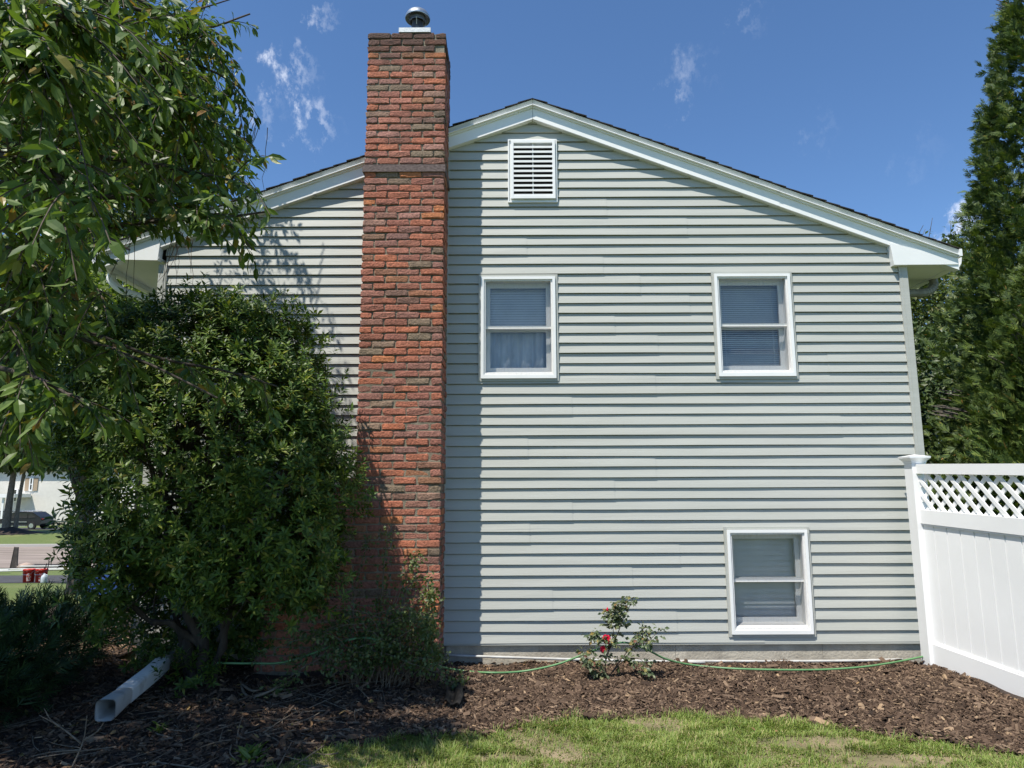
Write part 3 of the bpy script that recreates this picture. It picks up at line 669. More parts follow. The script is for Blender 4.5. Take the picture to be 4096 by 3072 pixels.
# ------------------------------------------------------------------ vinyl fence
def fence():
    fx = lambda y: 3.66 - .11 * (y + .24)
    dz = lambda y: .034 * (y + .4)            # the rails fall a little towards the lawn
    f = empty('fence', (3.66, -.24, 0), 'white vinyl privacy fence with lattice top at the house corner', 'fence')
    th = .5 * .127
    def post(y):
        x = fx(y); p = empty('post', (0, 0, 0)); p.parent = f; p.location = (0, 0, 0)
        MB().box((x - th + .06, y - th, -.2), (x + th + .06, y + th, 1.775 + dz(y))).build('shaft', M['vinyl'], p)
        mb = MB(); zt = 1.775 + dz(y); X = x + .06
        lv = [(.066, 0), (.070, .014), (.072, .022), (.090, .040), (.096, .046), (.098, .062), (.0, .082)]
        V = []
        for r, z in lv: V += [(X - r, y - r, zt + z), (X + r, y - r, zt + z), (X + r, y + r, zt + z), (X - r, y + r, zt + z)]
        F = [(4 * i + j, 4 * i + (j + 1) % 4, 4 * i + 4 + (j + 1) % 4, 4 * i + 4 + j) for i in range(len(lv) - 1) for j in range(4)]
        mb.add(V, F); mb.build('cap', M['vinyl'], p)
        return p
    y0, y1 = -.31, -2.72
    post(-.25); post(-2.78)
    def rail(name, zb, zt, out, ya=y0, yb=y1):
        mb = MB(); P = []
        for z in (zb, zt):
            P += [(fx(yb) - out + .05, yb, z + dz(yb)), (fx(yb) + out + .05, yb, z + dz(yb)), (fx(ya) + out + .05, ya, z + dz(ya)), (fx(ya) - out + .05, ya, z + dz(ya))]
        mb.hexa(P); return mb.build(name, M['vinyl'], f)
    rail('rail', 1.682, 1.770, .030); rail('rail', 1.236, 1.360, .030); rail('rail', .015, .195, .030)
    for z in (1.220, .196): rail('rail_lip', z, z + .013, .023)
    n = 15; w = .1525
    for k in range(n):
        ya = -.30 - k * w; yb = ya - w + .011
        mb = MB(); P = []
        for z in (.20, 1.23):
            P += [(fx(yb) - .010 + .05, yb, z + dz(yb)), (fx(yb) + .010 + .05, yb, z + dz(yb)), (fx(ya) + .010 + .05, ya, z + dz(ya)), (fx(ya) - .010 + .05, ya, z + dz(ya))]
        mb.hexa(P); mb.build('board', M['vinyl'], f)
    # lattice: two crossing layers of slats
    zb, zt = 1.35, 1.69; h = zt - zb; sp = .132; wd = .034
    for layer, sgn, xo in ((0, 1, -.009), (1, -1, .001)):
        k = -6
        while True:
            yc = -.30 - k * sp + (0.03 if layer else 0); k += 1
            if yc < y1 - .2: break
            pts = []
            for z, yy in ((zb, yc - sgn * h / 2 * 1.0), (zt, yc + sgn * h / 2 * 1.0)): pts.append((yy, z))
            (ya_, za_), (yb_, zb_) = pts
            lo, hi = (0.0, 1.0); ys, ye = y0 + .0, y1
            dy = yb_ - ya_
            t0, t1 = (ye - ya_) / dy, (ys - ya_) / dy
            if t0 > t1: t0, t1 = t1, t0
            lo, hi = max(0, t0), min(1, t1)
            if hi - lo < .08: continue
            P = []
            for t in (lo, hi):
                yy = ya_ + dy * t; zz = za_ + (zb_ - za_) * t
                for (ddx, ddy) in ((xo, -wd * .7), (xo + .009, -wd * .7), (xo + .009, wd * .7), (xo, wd * .7)):
                    P.append((fx(yy + ddy) + ddx + .05, yy + ddy, zz + dz(yy)))
            MB().hexa(P).build('lattice_slat', M['vinyl'], f)
fence()
#PART2

# ------------------------------------------------------------------ foliage tools
def perp(A):
    r = rng.normal(size=A.shape); return norm(r - A * np.sum(r * A, -1, keepdims=True))

def leaves8(P, A, Nn, Ln, Wd, curl=.18, fold=.25):
    """many folded, curved leaves: base P, axis A, face normal Nn"""
    n = len(P); A = norm(A); S = norm(np.cross(A, Nn)); Nn = np.cross(S, A)
    Ln = np.broadcast_to(Ln, n)[:, None]; Wd = np.broadcast_to(Wd, n)[:, None]; cu = np.broadcast_to(curl, n)[:, None]
    def pt(t, s, d): return P + A * Ln * t + S * Wd * s * .5 + Nn * (d * Wd * fold - cu * Ln * t * t)
    V = np.stack([pt(0, 0, 0), pt(.30, -.86, .5), pt(.30, 0, 0), pt(.30, .86, .5), pt(.66, -.82, .5), pt(.66, 0, 0), pt(.66, .82, .5), pt(1, 0, 0)], 1).reshape(-1, 3)
    o = (np.arange(n) * 8)[:, None]
    T = np.concatenate([o + np.array(f) for f in ((0, 2, 1), (0, 3, 2), (4, 5, 7), (5, 6, 7))]); Q = np.concatenate([o + np.array(f) for f in ((1, 2, 5, 4), (2, 3, 6, 5))])
    return V, T, Q
def leaves4(P, A, Nn, Ln, Wd, curl=.15, fold=.2):
    n = len(P); A = norm(A); S = norm(np.cross(A, Nn)); Nn = np.cross(S, A)
    Ln = np.broadcast_to(Ln, n)[:, None]; Wd = np.broadcast_to(Wd, n)[:, None]
    def pt(t, s, d): return P + A * Ln * t + S * Wd * s * .5 + Nn * (d * Wd * fold - curl * Ln * t * t)
    V = np.stack([pt(0, 0, 0), pt(.5, -1, .5), pt(.5, 0, 0), pt(.5, 1, .5), pt(1, 0, 0)], 1).reshape(-1, 3); o = (np.arange(n) * 5)[:, None]
    T = np.concatenate([o + np.array(f) for f in ((0, 2, 1), (0, 3, 2), (1, 2, 4), (2, 3, 4))]); return V, T
def quads(P, A, Nn, Ln, Wd):              # flat diamond leaf, two triangles
    n = len(P); A = norm(A); S = norm(np.cross(A, Nn)); Ln = np.broadcast_to(Ln, n)[:, None]; Wd = np.broadcast_to(Wd, n)[:, None]
    V = np.stack([P, P + A * Ln * .45 - S * Wd * .5, P + A * Ln, P + A * Ln * .45 + S * Wd * .5], 1).reshape(-1, 3)
    return V, (np.arange(n) * 4)[:, None] + np.array([0, 3, 2, 1])

def tubes_np(paths, radii, n=4):
    """many thin tubes with the same number of points: paths (m,k,3), radii (m,k)"""
    P = np.asarray(paths, float); m, k, _ = P.shape; Rr = np.asarray(radii, float)
    T = norm(np.gradient(P, axis=1)); ref = np.where(np.abs(T[:, :1, 2:3]) < .9, np.array([0, 0, 1.]), np.array([1., 0, 0]))
    U = norm(np.cross(T, np.broadcast_to(ref, T.shape))); W = np.cross(T, U)
    a = np.arange(n) * 2 * math.pi / n
    V = P[:, :, None] + Rr[:, :, None, None] * (np.cos(a)[:, None] * U[:, :, None] + np.sin(a)[:, None] * W[:, :, None])
    i = np.arange(m * k * n).reshape(m, k, n); j = np.roll(i, -1, 2)
    F = np.stack([i[:, :-1], j[:, :-1], j[:, 1:], i[:, 1:]], -1).reshape(-1, 4)
    return V.reshape(-1, 3), F

def part(name, V, Fs, mat, parent, kind=None, smooth=False):
    o = link(name, mesh_data(name, V - np.array(origin(parent)), Fs, mat, smooth), parent)
    if kind: o['kind'] = kind
    return o

def in_lobes(P, lobes, k=1.0):
    ok = np.zeros(len(P), bool)
    for c, r in lobes: ok |= np.sum(((P - np.array(c)) / (np.array(r) * k)) ** 2, 1) < 1
    return ok
def shell(lobes, n, lo=.72, hi=1.0):
    """points near the surface of a union of ellipsoids, with outward directions"""
    w = np.array([r[0] * r[1] + r[1] * r[2] + r[0] * r[2] for c, r in lobes]); which = rng.choice(len(lobes), n, p=w / w.sum())
    C = np.array([c for c, r in lobes])[which]; Rr = np.array([r for c, r in lobes])[which]
    d = norm(rng.normal(size=(n, 3))); f = rng.uniform(lo ** 3, hi ** 3, n)[:, None] ** (1 / 3)
    return C + d * Rr * f, norm(d / Rr)

# ------------------------------------------------------------------ trees
def leafy_tree(name, label, base, trunk_h, trunk_r, lobes, nclump, per, leaf, mat, bark, group=None, droop=.0, nlimb=7, dead=0, lf=5):
    t = empty(name, base, label, 'tree', group); base = np.array(base, float)
    allc = np.mean([c for c, r in lobes], 0); top = np.array([allc[0], allc[1], max(allc[2], base[2] + trunk_h)])
    mb = MB(); p = [base + (0, 0, -.3), base + (.05, .03, trunk_h * .4), base * .6 + top * .4 + (0, 0, 0), top]; p[2][2] = base[2] + trunk_h
    q = spline(p, 12); mb.tube(q, np.linspace(trunk_r * 1.15, trunk_r * .35, 12), 9); mb.build('trunk', M[bark], t, True)
    paths = []; rad = []
    for c, r in lobes:
        for k in range(nlimb):
            s = q[int(rng.integers(lf, 12))]; e = np.array(c) + norm(rng.normal(size=3)) * np.array(r) * rng.uniform(.5, .95)
            m_ = (s + e) / 2 + np.array([0, 0, .12 * np.linalg.norm(e - s)])
            paths.append(spline([s, m_, e], 7)); rad.append(np.linspace(trunk_r * .28, .012, 7))
    for k in range(dead):
        c, r = lobes[int(rng.integers(len(lobes)))]; s = np.array(c) + np.array([rng.uniform(-.8, .8) * r[0], 0, r[2] * .7]); e = s + np.array([rng.uniform(-.5, .5), rng.uniform(-.3, .3), rng.uniform(.7, 1.7)])
        paths.append(spline([s, (s + e) / 2 + rng.normal(size=3) * .08, e], 7)); rad.append(np.linspace(.022, .005, 7))
    V, F = tubes_np(paths, rad, 5); part('limbs', V, [F], M[bark], t)
    C, N0 = shell(lobes, nclump, .45, 1.0)
    rr = np.mean([np.mean(r) for c, r in lobes]) * .16
    P = np.repeat(C, per, 0) + rng.normal(size=(nclump * per, 3)) * rr * np.array([1, 1, .6]); N1 = np.repeat(N0, per, 0)
    A = norm(N1 * .6 + rng.normal(size=P.shape) * .7 + np.array([0, 0, -droop])); Nn = norm(np.array([0, 0, 1.]) + .5 * N1 + rng.normal(size=P.shape) * .55)
    sz = leaf * rng.uniform(.65, 1.25, len(P)); V, T = leaves4(P, A, Nn, sz, sz * .5); part('crown', V, [T], M[mat], t, 'stuff')
    return t

# trees beyond the house
g = 'trees beyond the house'
leafy_tree('tree', 'broad leafy tree rising behind the right eave with bare twigs', (10.6, 10.2, float(gz(10.2))), 3.0, .22, [((9.5, 9.6, 5.2), (1.6, 1.8, 1.7)), ((11.4, 10.2, 5.9), (2.0, 2.0, 1.9)), ((10.0, 9.2, 3.2), (2.6, 1.6, 2.2)), ((12.8, 10, 4.0), (2.0, 2.0, 2.6))], 4600, 15, .12, 'bg_leaf', 'bark_l', g, .3, 9, 12)
leafy_tree('tree', 'small shaded tree close behind the right house corner', (6.9, 6.2, float(gz(6.2))), 1.5, .12, [((6.6, 6.0, 2.6), (1.1, 1.2, 1.5)), ((7.6, 6.6, 3.3), (1.1, 1.2, 1.4)), ((7.0, 6.0, 1.0), (1.4, 1.0, .9))], 1900, 12, .13, 'bg_leaf_d', 'bark_l', g, .2, 8)
leafy_tree('tree', 'bright yellow green tree behind the left eave', (-8.4, 7.0, float(gz(7))), 2.4, .18, [((-7.6, 6.2, 4.4), (1.7, 1.5, 1.9)), ((-9.3, 6.6, 4.8), (1.7, 1.6, 2.0)), ((-6.6, 6.4, 3.0), (1.3, 1.2, 1.4)), ((-8.2, 6.2, 3.2), (1.8, 1.3, .9))], 2100, 12, .125, 'bg_leaf_y', 'bark', g, .5)
leafy_tree('tree', 'tall dark tree towering behind the left eave', (-9.6, 11.5, float(gz(11.5))), 5, .3, [((-9.8, 11, 9.5), (2.2, 2.0, 3.0)), ((-11.6, 11.5, 9), (2.6, 2.2, 3.4)), ((-9.6, 11, 5.5), (2.6, 2, 2.4)), ((-12.4, 12, 5), (2.2, 2, 2.6)), ((-8.0, 11.0, 7.0), (1.3, 1.4, 1.8))], 3200, 12, .17, 'bg_leaf_d', 'bark', g, .4)
# trees across the road
g = 'trees across the road'
TP = [(-42.4, 52, .30, 'thick grey trunked tree on a mulch mound across the road', .2), (-41.75, 52.2, .17, 'slim leaning tree beside the thick trunk across the road', .9)]
for x, y, r, lb, ln in TP:
    z = float(gz(y)); leafy_tree('tree', lb, (x, y, z), 6.0, r, [((x - 1.6 + ln, y, z + 8.4), (4.2, 4, 3.0)), ((x + 1.9, y + 1, z + 7.8), (3.4, 3.4, 2.4))], 900, 10, .55, 'bg_leaf_d', 'bark_l', g, 0, 7, 0, 9)
X, Y = np.meshgrid(np.linspace(-45.5, -38.5, 15), np.linspace(50, 54, 11)); Z = gz(Y) + .5 * np.exp(-((X + 42.2) / 1.7) ** 2 - ((Y - 52) / 1.0) ** 2) - .02
i = np.arange(165).reshape(11, 15); tag(link('mulch_mound', mesh_data('mulch_mound', np.stack([X, Y, Z], -1), [np.stack([i[:-1, :-1], i[:-1, 1:], i[1:, 1:], i[1:, :-1]], -1).reshape(-1, 4)], M['mulch_bed'], True)), kind='structure')

def cherry():
    base = np.array([-5.0, -3.0, 0.0]); t = empty('cherry_tree', base, 'weeping cherry tree whose leafy branches hang in from the left', 'tree')
    lobes = [((-4.55, -3.6, 4.7), (2.1, 2.5, 1.95)), ((-2.6, -4.1, 4.15), (.95, .9, .75)), ((-3.45, -1.75, 4.9), (1.35, 1.25, 1.35)), ((-3.15, -.95, 5.75), (.75, .6, .85)), ((-2.35, -1.75, 5.3), (.45, .5, .5)), ((-3.9, -3.2, 3.5), (1.75, 1.9, 1.0)), ((-5.2, -3.2, 3.2), (1.9, 2.3, 1.4)), ((-6.3, -2.6, 5.0), (2.3, 3.0, 2.2))]  # last lobe: unseen crown, added to block sky and deepen the shade below
    q = spline([base + (0, 0, -.2), base + (.05, 0, .8), base + (-.05, .05, 1.7), base + (.1, 0, 2.5)], 14)
    MB().tube(q, np.linspace(.19, .13, 14), 10).build('trunk', M['bark'], t, True)
    limbs = []
    hand = []                              # low branches that reach into view: (view points, depth)
    for pts, Y0, Y1 in [([(-90, 690), (60, 700), (200, 740), (330, 790), (470, 860)], -3.1, -3.3), ([(-60, 640), (150, 700), (330, 770), (480, 800), (600, 835)], -2.6, -2.7),
                        ([(-80, 780), (20, 800), (110, 830), (180, 880)], -3.7, -3.8), ([(-80, 560), (120, 510), (320, 480), (480, 470), (590, 455)], -3.3, -3.1),
                        ([(-60, 420), (160, 420), (360, 440), (490, 480), (545, 540)], -3.4, -3.1), ([(-60, 300), (160, 330), (350, 360), (480, 385), (555, 410)], -3.4, -3.1),
                        ([(-60, 150), (150, 200), (330, 250), (450, 290), (535, 300)], -3.0, -2.5), ([(-50, 60), (150, 90), (320, 110), (450, 150), (520, 190)], -3.1, -2.6),
                        ([(-60, -40), (180, -10), (330, 30), (440, 60), (540, 30)], -3.1, -2.6), ([(-80, 210), (0, 150), (60, 120), (130, 150)], -4.3, -4.4), ([(-80, 330), (20, 340), (110, 370), (160, 420)], -4.2, -4.3),
                        ([(-80, 60), (0, 30), (90, 20), (170, 50)], -4.2, -4.3), ([(-90, 800), (0, 820), (50, 850), (95, 900)], -3.3, -3.3), ([(-60, 600), (60, 590), (150, 600), (240, 640)], -3.4, -3.4),
                        ([(-60, 480), (80, 470), (190, 490), (280, 540)], -3.7, -3.7), ([(60, 230), (200, 200), (300, 210), (420, 250)], -3.6, -3.4), ([(60, 30), (200, 60), (300, 100), (400, 190)], -3.7, -3.4), ([(100, -60), (250, -20), (380, 40), (470, 100)], -3.0, -2.7), ([(150, 120), (300, 150), (420, 220), (510, 250)], -2.9, -2.5), ([(100, 330), (250, 320), (380, 340), (500, 360)], -3.0, -2.6), ([(-40, 560), (40, 560), (110, 590), (160, 650)], -3.2, -3.2), ([(-40, 680), (20, 690), (60, 730), (90, 780)], -3.0, -3.0), ([(-60, 640), (0, 700), (40, 760), (60, 830)], -3.5, -3.5), ([(-60, 760), (-10, 800), (30, 850), (60, 920)], -3.2, -3.2), ([(-60, 500), (20, 540), (70, 600), (110, 690)], -3.0, -3.0), ([(-20, 400), (120, 380), (240, 400), (340, 430)], -3.3, -3.1)]:
        p = np.array([at(x, y, Y0 + (Y1 - Y0) * k / (len(pts) - 1)) for k, (x, y) in enumerate(pts)])
        limbs.append((spline(np.vstack([p]), 16), .016)); hand.append(len(limbs) - 1)
    for k in range(58):
        c, r = lobes[int(rng.choice(8, p=[.34, .09, .13, .12, .04, .05, .09, .14]))]; e = np.array(c) + norm(rng.normal(size=3) * (1, 1, .7)) * np.array(r) * rng.uniform(.6, .95)
        s = q[-1 - int(rng.integers(4))]; mid = (s + e) / 2 + np.array([0, 0, .35]); limbs.append((spline([s, mid, e], 16), .035))
    V, F = tubes_np([p for p, r in limbs], [np.linspace(r, .005, 16) for p, r in limbs], 6); part('limbs', V, [F], M['bark'], t, None, True)
    # shoots: from limbs outwards, drooping
    twigs = []; hand_t = []
    poly = np.array([(-900, -900), (590, -900), (545, 0), (550, 45), (520, 120), (540, 210), (560, 290), (575, 360), (570, 420), (605, 455), (598, 520), (555, 575), (500, 560), (430, 520), (360, 500), (300, 485), (235, 520), (225, 640), (215, 690), (170, 720), (120, 745), (105, 980), (60, 1030), (-900, 1030)], float)
    def allowed(p, jt):                    # keeps the crown's outline open where the wall, the eave and the street show
        r = p - CAM; zc = r[1] * math.cos(PITCH) + r[2] * math.sin(PITCH)
        if zc < .4: return True
        x = (2048 + FPX * r[0] / zc) / 1.8517 + jt[0]; y = (1536 - FPX * (r[2] * math.cos(PITCH) - r[1] * math.sin(PITCH)) / zc) / 1.8517 + jt[1]
        a, b = poly, np.roll(poly, -1, 0); c = ((a[:, 1] > y) != (b[:, 1] > y)) & (x < (b[:, 0] - a[:, 0]) * (y - a[:, 1]) / (b[:, 1] - a[:, 1] + 1e-9) + a[:, 0])
        return bool(c.sum() % 2)
    for li, (p, r) in enumerate(limbs):
        isH = li in hand; m = ([12, 13, 11] + [34] * 30)[li] if isH else 46
        for k in range(m):
            f = rng.uniform(.12 if isH else .3, 1); s = p[min(15, int(f * 15))] ; d = norm(p[min(15, int(f * 15) + 1)] - p[max(0, int(f * 15) - 1)])
            dirn = norm(d * .7 + norm(rng.normal(size=3)) * np.array([.9, .9, .45])); ln = rng.uniform(.14, .28) if li < 3 else rng.uniform(.25, .55) if isH else rng.uniform(.4, .95)
            tt = np.linspace(0, 1, 6)[:, None]; path = s + dirn * ln * tt + np.array([0, 0, -1.]) * (ln * (.30 + .3 * rng.random()) * tt ** 2)
            if not in_lobes(path[-1:], lobes, 1.06)[0] and not isH: continue
            jt = rng.normal(size=2) * 20
            m_ = path[3]
            if m_[1] < -1.5:  # thins the crown's shape so sun reaches the shrub's right side
                t_ = (m_[1] + 1.45) / SUN[1]; h_ = m_ - SUN * t_
                if -1.80 < h_[0] < -1.05 and .9 < h_[2] < 3.2 and rng.random() < (.5 if isH else .88): continue
            if li > 2 and not (allowed(path[-1], jt) and allowed(path[3], jt)): continue
            twigs.append(path); hand_t.append(isH)
    twigs = np.array(twigs)
    V, F = tubes_np(twigs, np.tile(np.linspace(.0045, .0018, 6), (len(twigs), 1)), 3); part('twigs', V, [F], M['twig'], t, 'stuff')
    # leaves: alternate along each shoot, hanging
    per = 25; m = len(twigs); f = np.linspace(.08, 1, per)[None] + rng.uniform(-.03, .03, (m, per)); f = np.clip(f, 0, 1) * 4.999; i0 = f.astype(int); fr = (f - i0)[..., None]
    P = twigs[np.arange(m)[:, None], i0] * (1 - fr) + twigs[np.arange(m)[:, None], i0 + 1] * fr; D = norm(twigs[np.arange(m)[:, None], i0 + 1] - twigs[np.arange(m)[:, None], i0])
    P = P.reshape(-1, 3); D = D.reshape(-1, 3); sd = norm(np.cross(D, np.array([0, 0, 1.])) + 1e-4) * np.where(np.arange(len(P)) % 2 == 0, 1, -1)[:, None]
    A = norm(D * .60 + sd * .75 + np.array([0, 0, -.55]) + rng.normal(size=P.shape) * .38); Nn = norm(np.array([0, 0, .8]) + D * .4 + rng.normal(size=P.shape) * .45)
    Ln = rng.uniform(.042, .098, len(P)) * rng.uniform(.85, 1.1, len(P)); keep = rng.random(len(P)) < .93
    P, A, Nn, Ln = P[keep] + A[keep] * .012, A[keep], Nn[keep], Ln[keep]
    # the largest in view are leaves of their own
    rel = P - CAM; th = PITCH; zc = rel[:, 1] * math.cos(th) + rel[:, 2] * math.sin(th); u = rel[:, 0] / zc; v = (rel[:, 2] * math.cos(th) - rel[:, 1] * math.sin(th)) / zc
    vis = (np.abs(u) < .74) & (np.abs(v) < .555) & (zc > .5); score = np.where(vis, Ln / zc, 0); order = np.argsort(-score); own = order[:300]; rest = order[300:]
    V, T, Q = leaves8(P[rest], A[rest], Nn[rest], Ln[rest], Ln[rest] * .38, rng.uniform(.02, .3, len(rest))); part('foliage', V, [T, Q], M['cherry'], t, 'stuff')
    meshes = []
    for k in range(6):
        V, T, Q = leaves8(np.zeros((1, 3)), np.array([[0, 1., 0]]), np.array([[0, 0, 1.]]), 1.0, (.34 + .02 * k), .05 + .05 * k, .25); meshes.append(mesh_data('leaf', V, [T, Q], M['cherry_o']))
    for k in own:
        a = norm(A[k]); s = norm(np.cross(a, Nn[k])); n_ = np.cross(s, a)
        o = link('leaf', meshes[int(rng.integers(6))], t)
        o.matrix_local = Matrix(((s[0] * Ln[k], a[0] * Ln[k], n_[0] * Ln[k], P[k, 0] - base[0]), (s[1] * Ln[k], a[1] * Ln[k], n_[1] * Ln[k], P[k, 1] - base[1]), (s[2] * Ln[k], a[2] * Ln[k], n_[2] * Ln[k], P[k, 2] - base[2]), (0, 0, 0, 1)))
    # bare hanging twigs
    paths = []
    for x, y, Y, ln in [(x, y, Y, l) for x, y, Y, l, n in ((395, 500, -2.2, .42, 9), (545, 270, -2.4, .65, 10), (480, 300, -2.4, .4, 6), (280, 470, -2.6, .5, 4)) for _ in range(n)]:
        s = at(x + rng.normal() * 20, y + rng.normal() * 8, Y); sw = rng.normal() * .12; tt = np.linspace(0, 1, 6)[:, None]
        paths.append(s + np.array([sw, rng.normal() * .05, 0]) * tt + np.array([0, 0, -ln * rng.uniform(.6, 1.1)]) * tt ** 1.2 + rng.normal(size=(6, 3)) * .008)
    V, F = tubes_np(paths, np.tile(np.linspace(.003, .0014, 6), (len(paths), 1)), 3); part('bare_twigs', V, [F], M['twig'], t, 'stuff')
cherry()

def pieris():
    base = np.array([-2.52, -.72, 0.0]); t = empty('pieris_shrub', base, 'big rounded evergreen shrub in front of the left wall', 'shrub')
    lobes = [((-2.5, -1.1, 1.9), (1.12, .88, 1.22)), ((-1.80, -1.28, 1.45), (.56, .60, .86)), ((-2.85, -1.0, 2.45), (.72, .78, .70)), ((-2.15, -1.05, 2.45), (.52, .6, .72)), ((-3.02, -1.0, 1.62), (.54, .7, .92)), ((-2.95, -.9, .95), (.52, .55, .42)), ((-1.95, -1.15, .95), (.55, .5, .42)), ((-2.75, -.42, .62), (.75, .26, .55)), ((-2.50, -1.0, .16), (.26, .16, .14))]
    # trunks
    mb = MB()
    for p, r in [([(-2.52, -.78, -.1), (-2.50, -.82, .25), (-2.62, -.85, .55), (-2.75, -.95, 1.0), (-2.9, -1.0, 1.9)], (.085, .035)), ([(-2.46, -.75, -.1), (-2.40, -.80, .2), (-2.31, -.85, .5), (-2.22, -.95, .9), (-2.1, -1.0, 1.8)], (.06, .025)),
                 ([(-2.60, -.72, -.1), (-2.66, -.75, .3), (-2.60, -.8, .52), (-2.48, -.85, .66), (-2.42, -.95, 1.3), (-2.5, -1.1, 2.3)], (.075, .03)), ([(-2.52, -.8, .30), (-2.75, -.9, .50), (-3.0, -.9, .58), (-3.3, -1.0, 1.2)], (.05, .02)), ([(-2.4, -.8, .35), (-2.2, -1.0, .75), (-1.9, -1.2, 1.2)], (.035, .015)),
                 ([(-2.65, -.68, -.1), (-2.78, -.66, .35), (-2.9, -.7, .9), (-3.1, -.8, 1.6)], (.05, .02))]:
        q = spline(p, 22); q = q + np.array([.012 * math.sin(k * 1.1) for k in range(22)])[:, None] * np.array([1, .6, 0]); rr = np.linspace(r[0], r[1], 22) * .66 * (1 + .14 * np.sin(np.arange(22) * 1.9) + .08 * rng.normal(size=22)); mb.tube(q, rr, 9)
    mb.build('trunk', M['bark'], t, True)
    paths = []
    for k in range(140):
        c, r = lobes[int(rng.integers(len(lobes)))]; e = np.array(c) + norm(rng.normal(size=3)) * np.array(r) * .9; s = np.array(c) * .55 + np.array([-2.5, -.95, 1.1]) * .45
        if e[2] < .3: continue
        paths.append(spline([s, (s + e) / 2 + rng.normal(size=3) * .08, e], 6))
    V, F = tubes_np(paths, np.tile(np.linspace(.014, .004, 6), (len(paths), 1)), 4); part('branches', V, [F], M['bark'], t, 'stuff')
    C, N0 = shell(lobes, 19000, .60, 1.04)
    deep = in_lobes(C, lobes, .72); C, N0 = C[~deep], N0[~deep]
    ok = (C[:, 1] < -.09) & ~((C[:, 0] > -1.52) & (C[:, 1] > -.55)) & ~((C[:, 0] > -1.39) & (C[:, 1] > -.60)) & ((C[:, 2] > .48 + .35 * np.abs(np.sin(C[:, 0] * 4))) | ((C[:, 1] > -.62) & (C[:, 2] > .12)) | ((C[:, 2] < .5) & (C[:, 2] > .06) & (C[:, 1] < -.84) & (C[:, 1] > -1.25) & (rng.random(len(C)) < .3))) ; C, N0 = C[ok], N0[ok]
    ok = C[:, 0] > np.where(C[:, 2] < 1.75, -3.24 + .07 * np.sin(C[:, 2] * 9), -3.55); C, N0 = C[ok], N0[ok]
    # uneven outline
    bump = .10 * np.sin(C[:, :1] * 7 + 1) * np.sin(C[:, 2:] * 6.5 + C[:, 1:2] * 5) + .055 * rng.normal(size=(len(C), 1)); C = C + N0 * bump
    per = 10; n = len(C); axis = norm(N0 * .8 + np.array([0, -.1, .75]) + rng.normal(size=N0.shape) * .35)
    U = perp(axis); W = np.cross(axis, U); ang = np.arange(per) * 2.4 + rng.uniform(0, 6, (n, 1)); el = np.linspace(.15, .95, per)[None] + rng.normal(size=(n, per)) * .1
    A = (axis[:, None] * np.sin(el)[..., None] + (U[:, None] * np.cos(ang)[..., None] + W[:, None] * np.sin(ang)[..., None]) * np.cos(el)[..., None]).reshape(-1, 3)
    Nn = np.repeat(axis, per, 0); P = np.repeat(C, per, 0) + np.repeat(axis, per, 0) * np.tile(np.linspace(-.02, .02, per), n)[:, None]
    sc = np.repeat(rng.uniform(.75, 1.2, n), per); Ln = rng.uniform(.046, .074, len(P)) * sc
    V, T = leaves4(P, A, Nn, Ln, Ln * .34, .22); part('foliage', V, [T], M['pieris'], t, 'stuff')
pieris()

def fan_sprays(C, D, size, mat, parent, pairs=6, name='foliage', flat_up=False, jit=.3, thin=.18):
    """flat fern-like conifer sprays at C pointing along D"""
    n = len(C); D = norm(D); S = perp(D) if not flat_up else norm(np.cross(D, np.array([0, 0, 1.]) + rng.normal(size=D.shape) * jit))
    Nn = np.cross(S, D); sz = size * rng.uniform(.7, 1.25, n)
    Ps, As, Ls = [C], [D], [sz]
    for k in range(pairs):
        f = .12 + .78 * k / pairs
        for s in (1, -1):
            Ps.append(C + D * (sz * f)[:, None] - Nn * (.10 * sz * f * f)[:, None]); As.append(norm(D * .75 + S * s * .75 + rng.normal(size=D.shape) * .12)); Ls.append(sz * (.52 - .33 * k / pairs))
    P = np.stack(Ps, 1).reshape(-1, 3); A = np.stack(As, 1).reshape(-1, 3); Ln = np.stack(Ls, 1).reshape(-1); NN = np.repeat(Nn, 2 * pairs + 1, 0) + rng.normal(size=P.shape) * .15
    V, F = quads(P, A, NN, Ln, Ln * thin + .004); return part(name, V, [F], mat, parent, 'stuff')

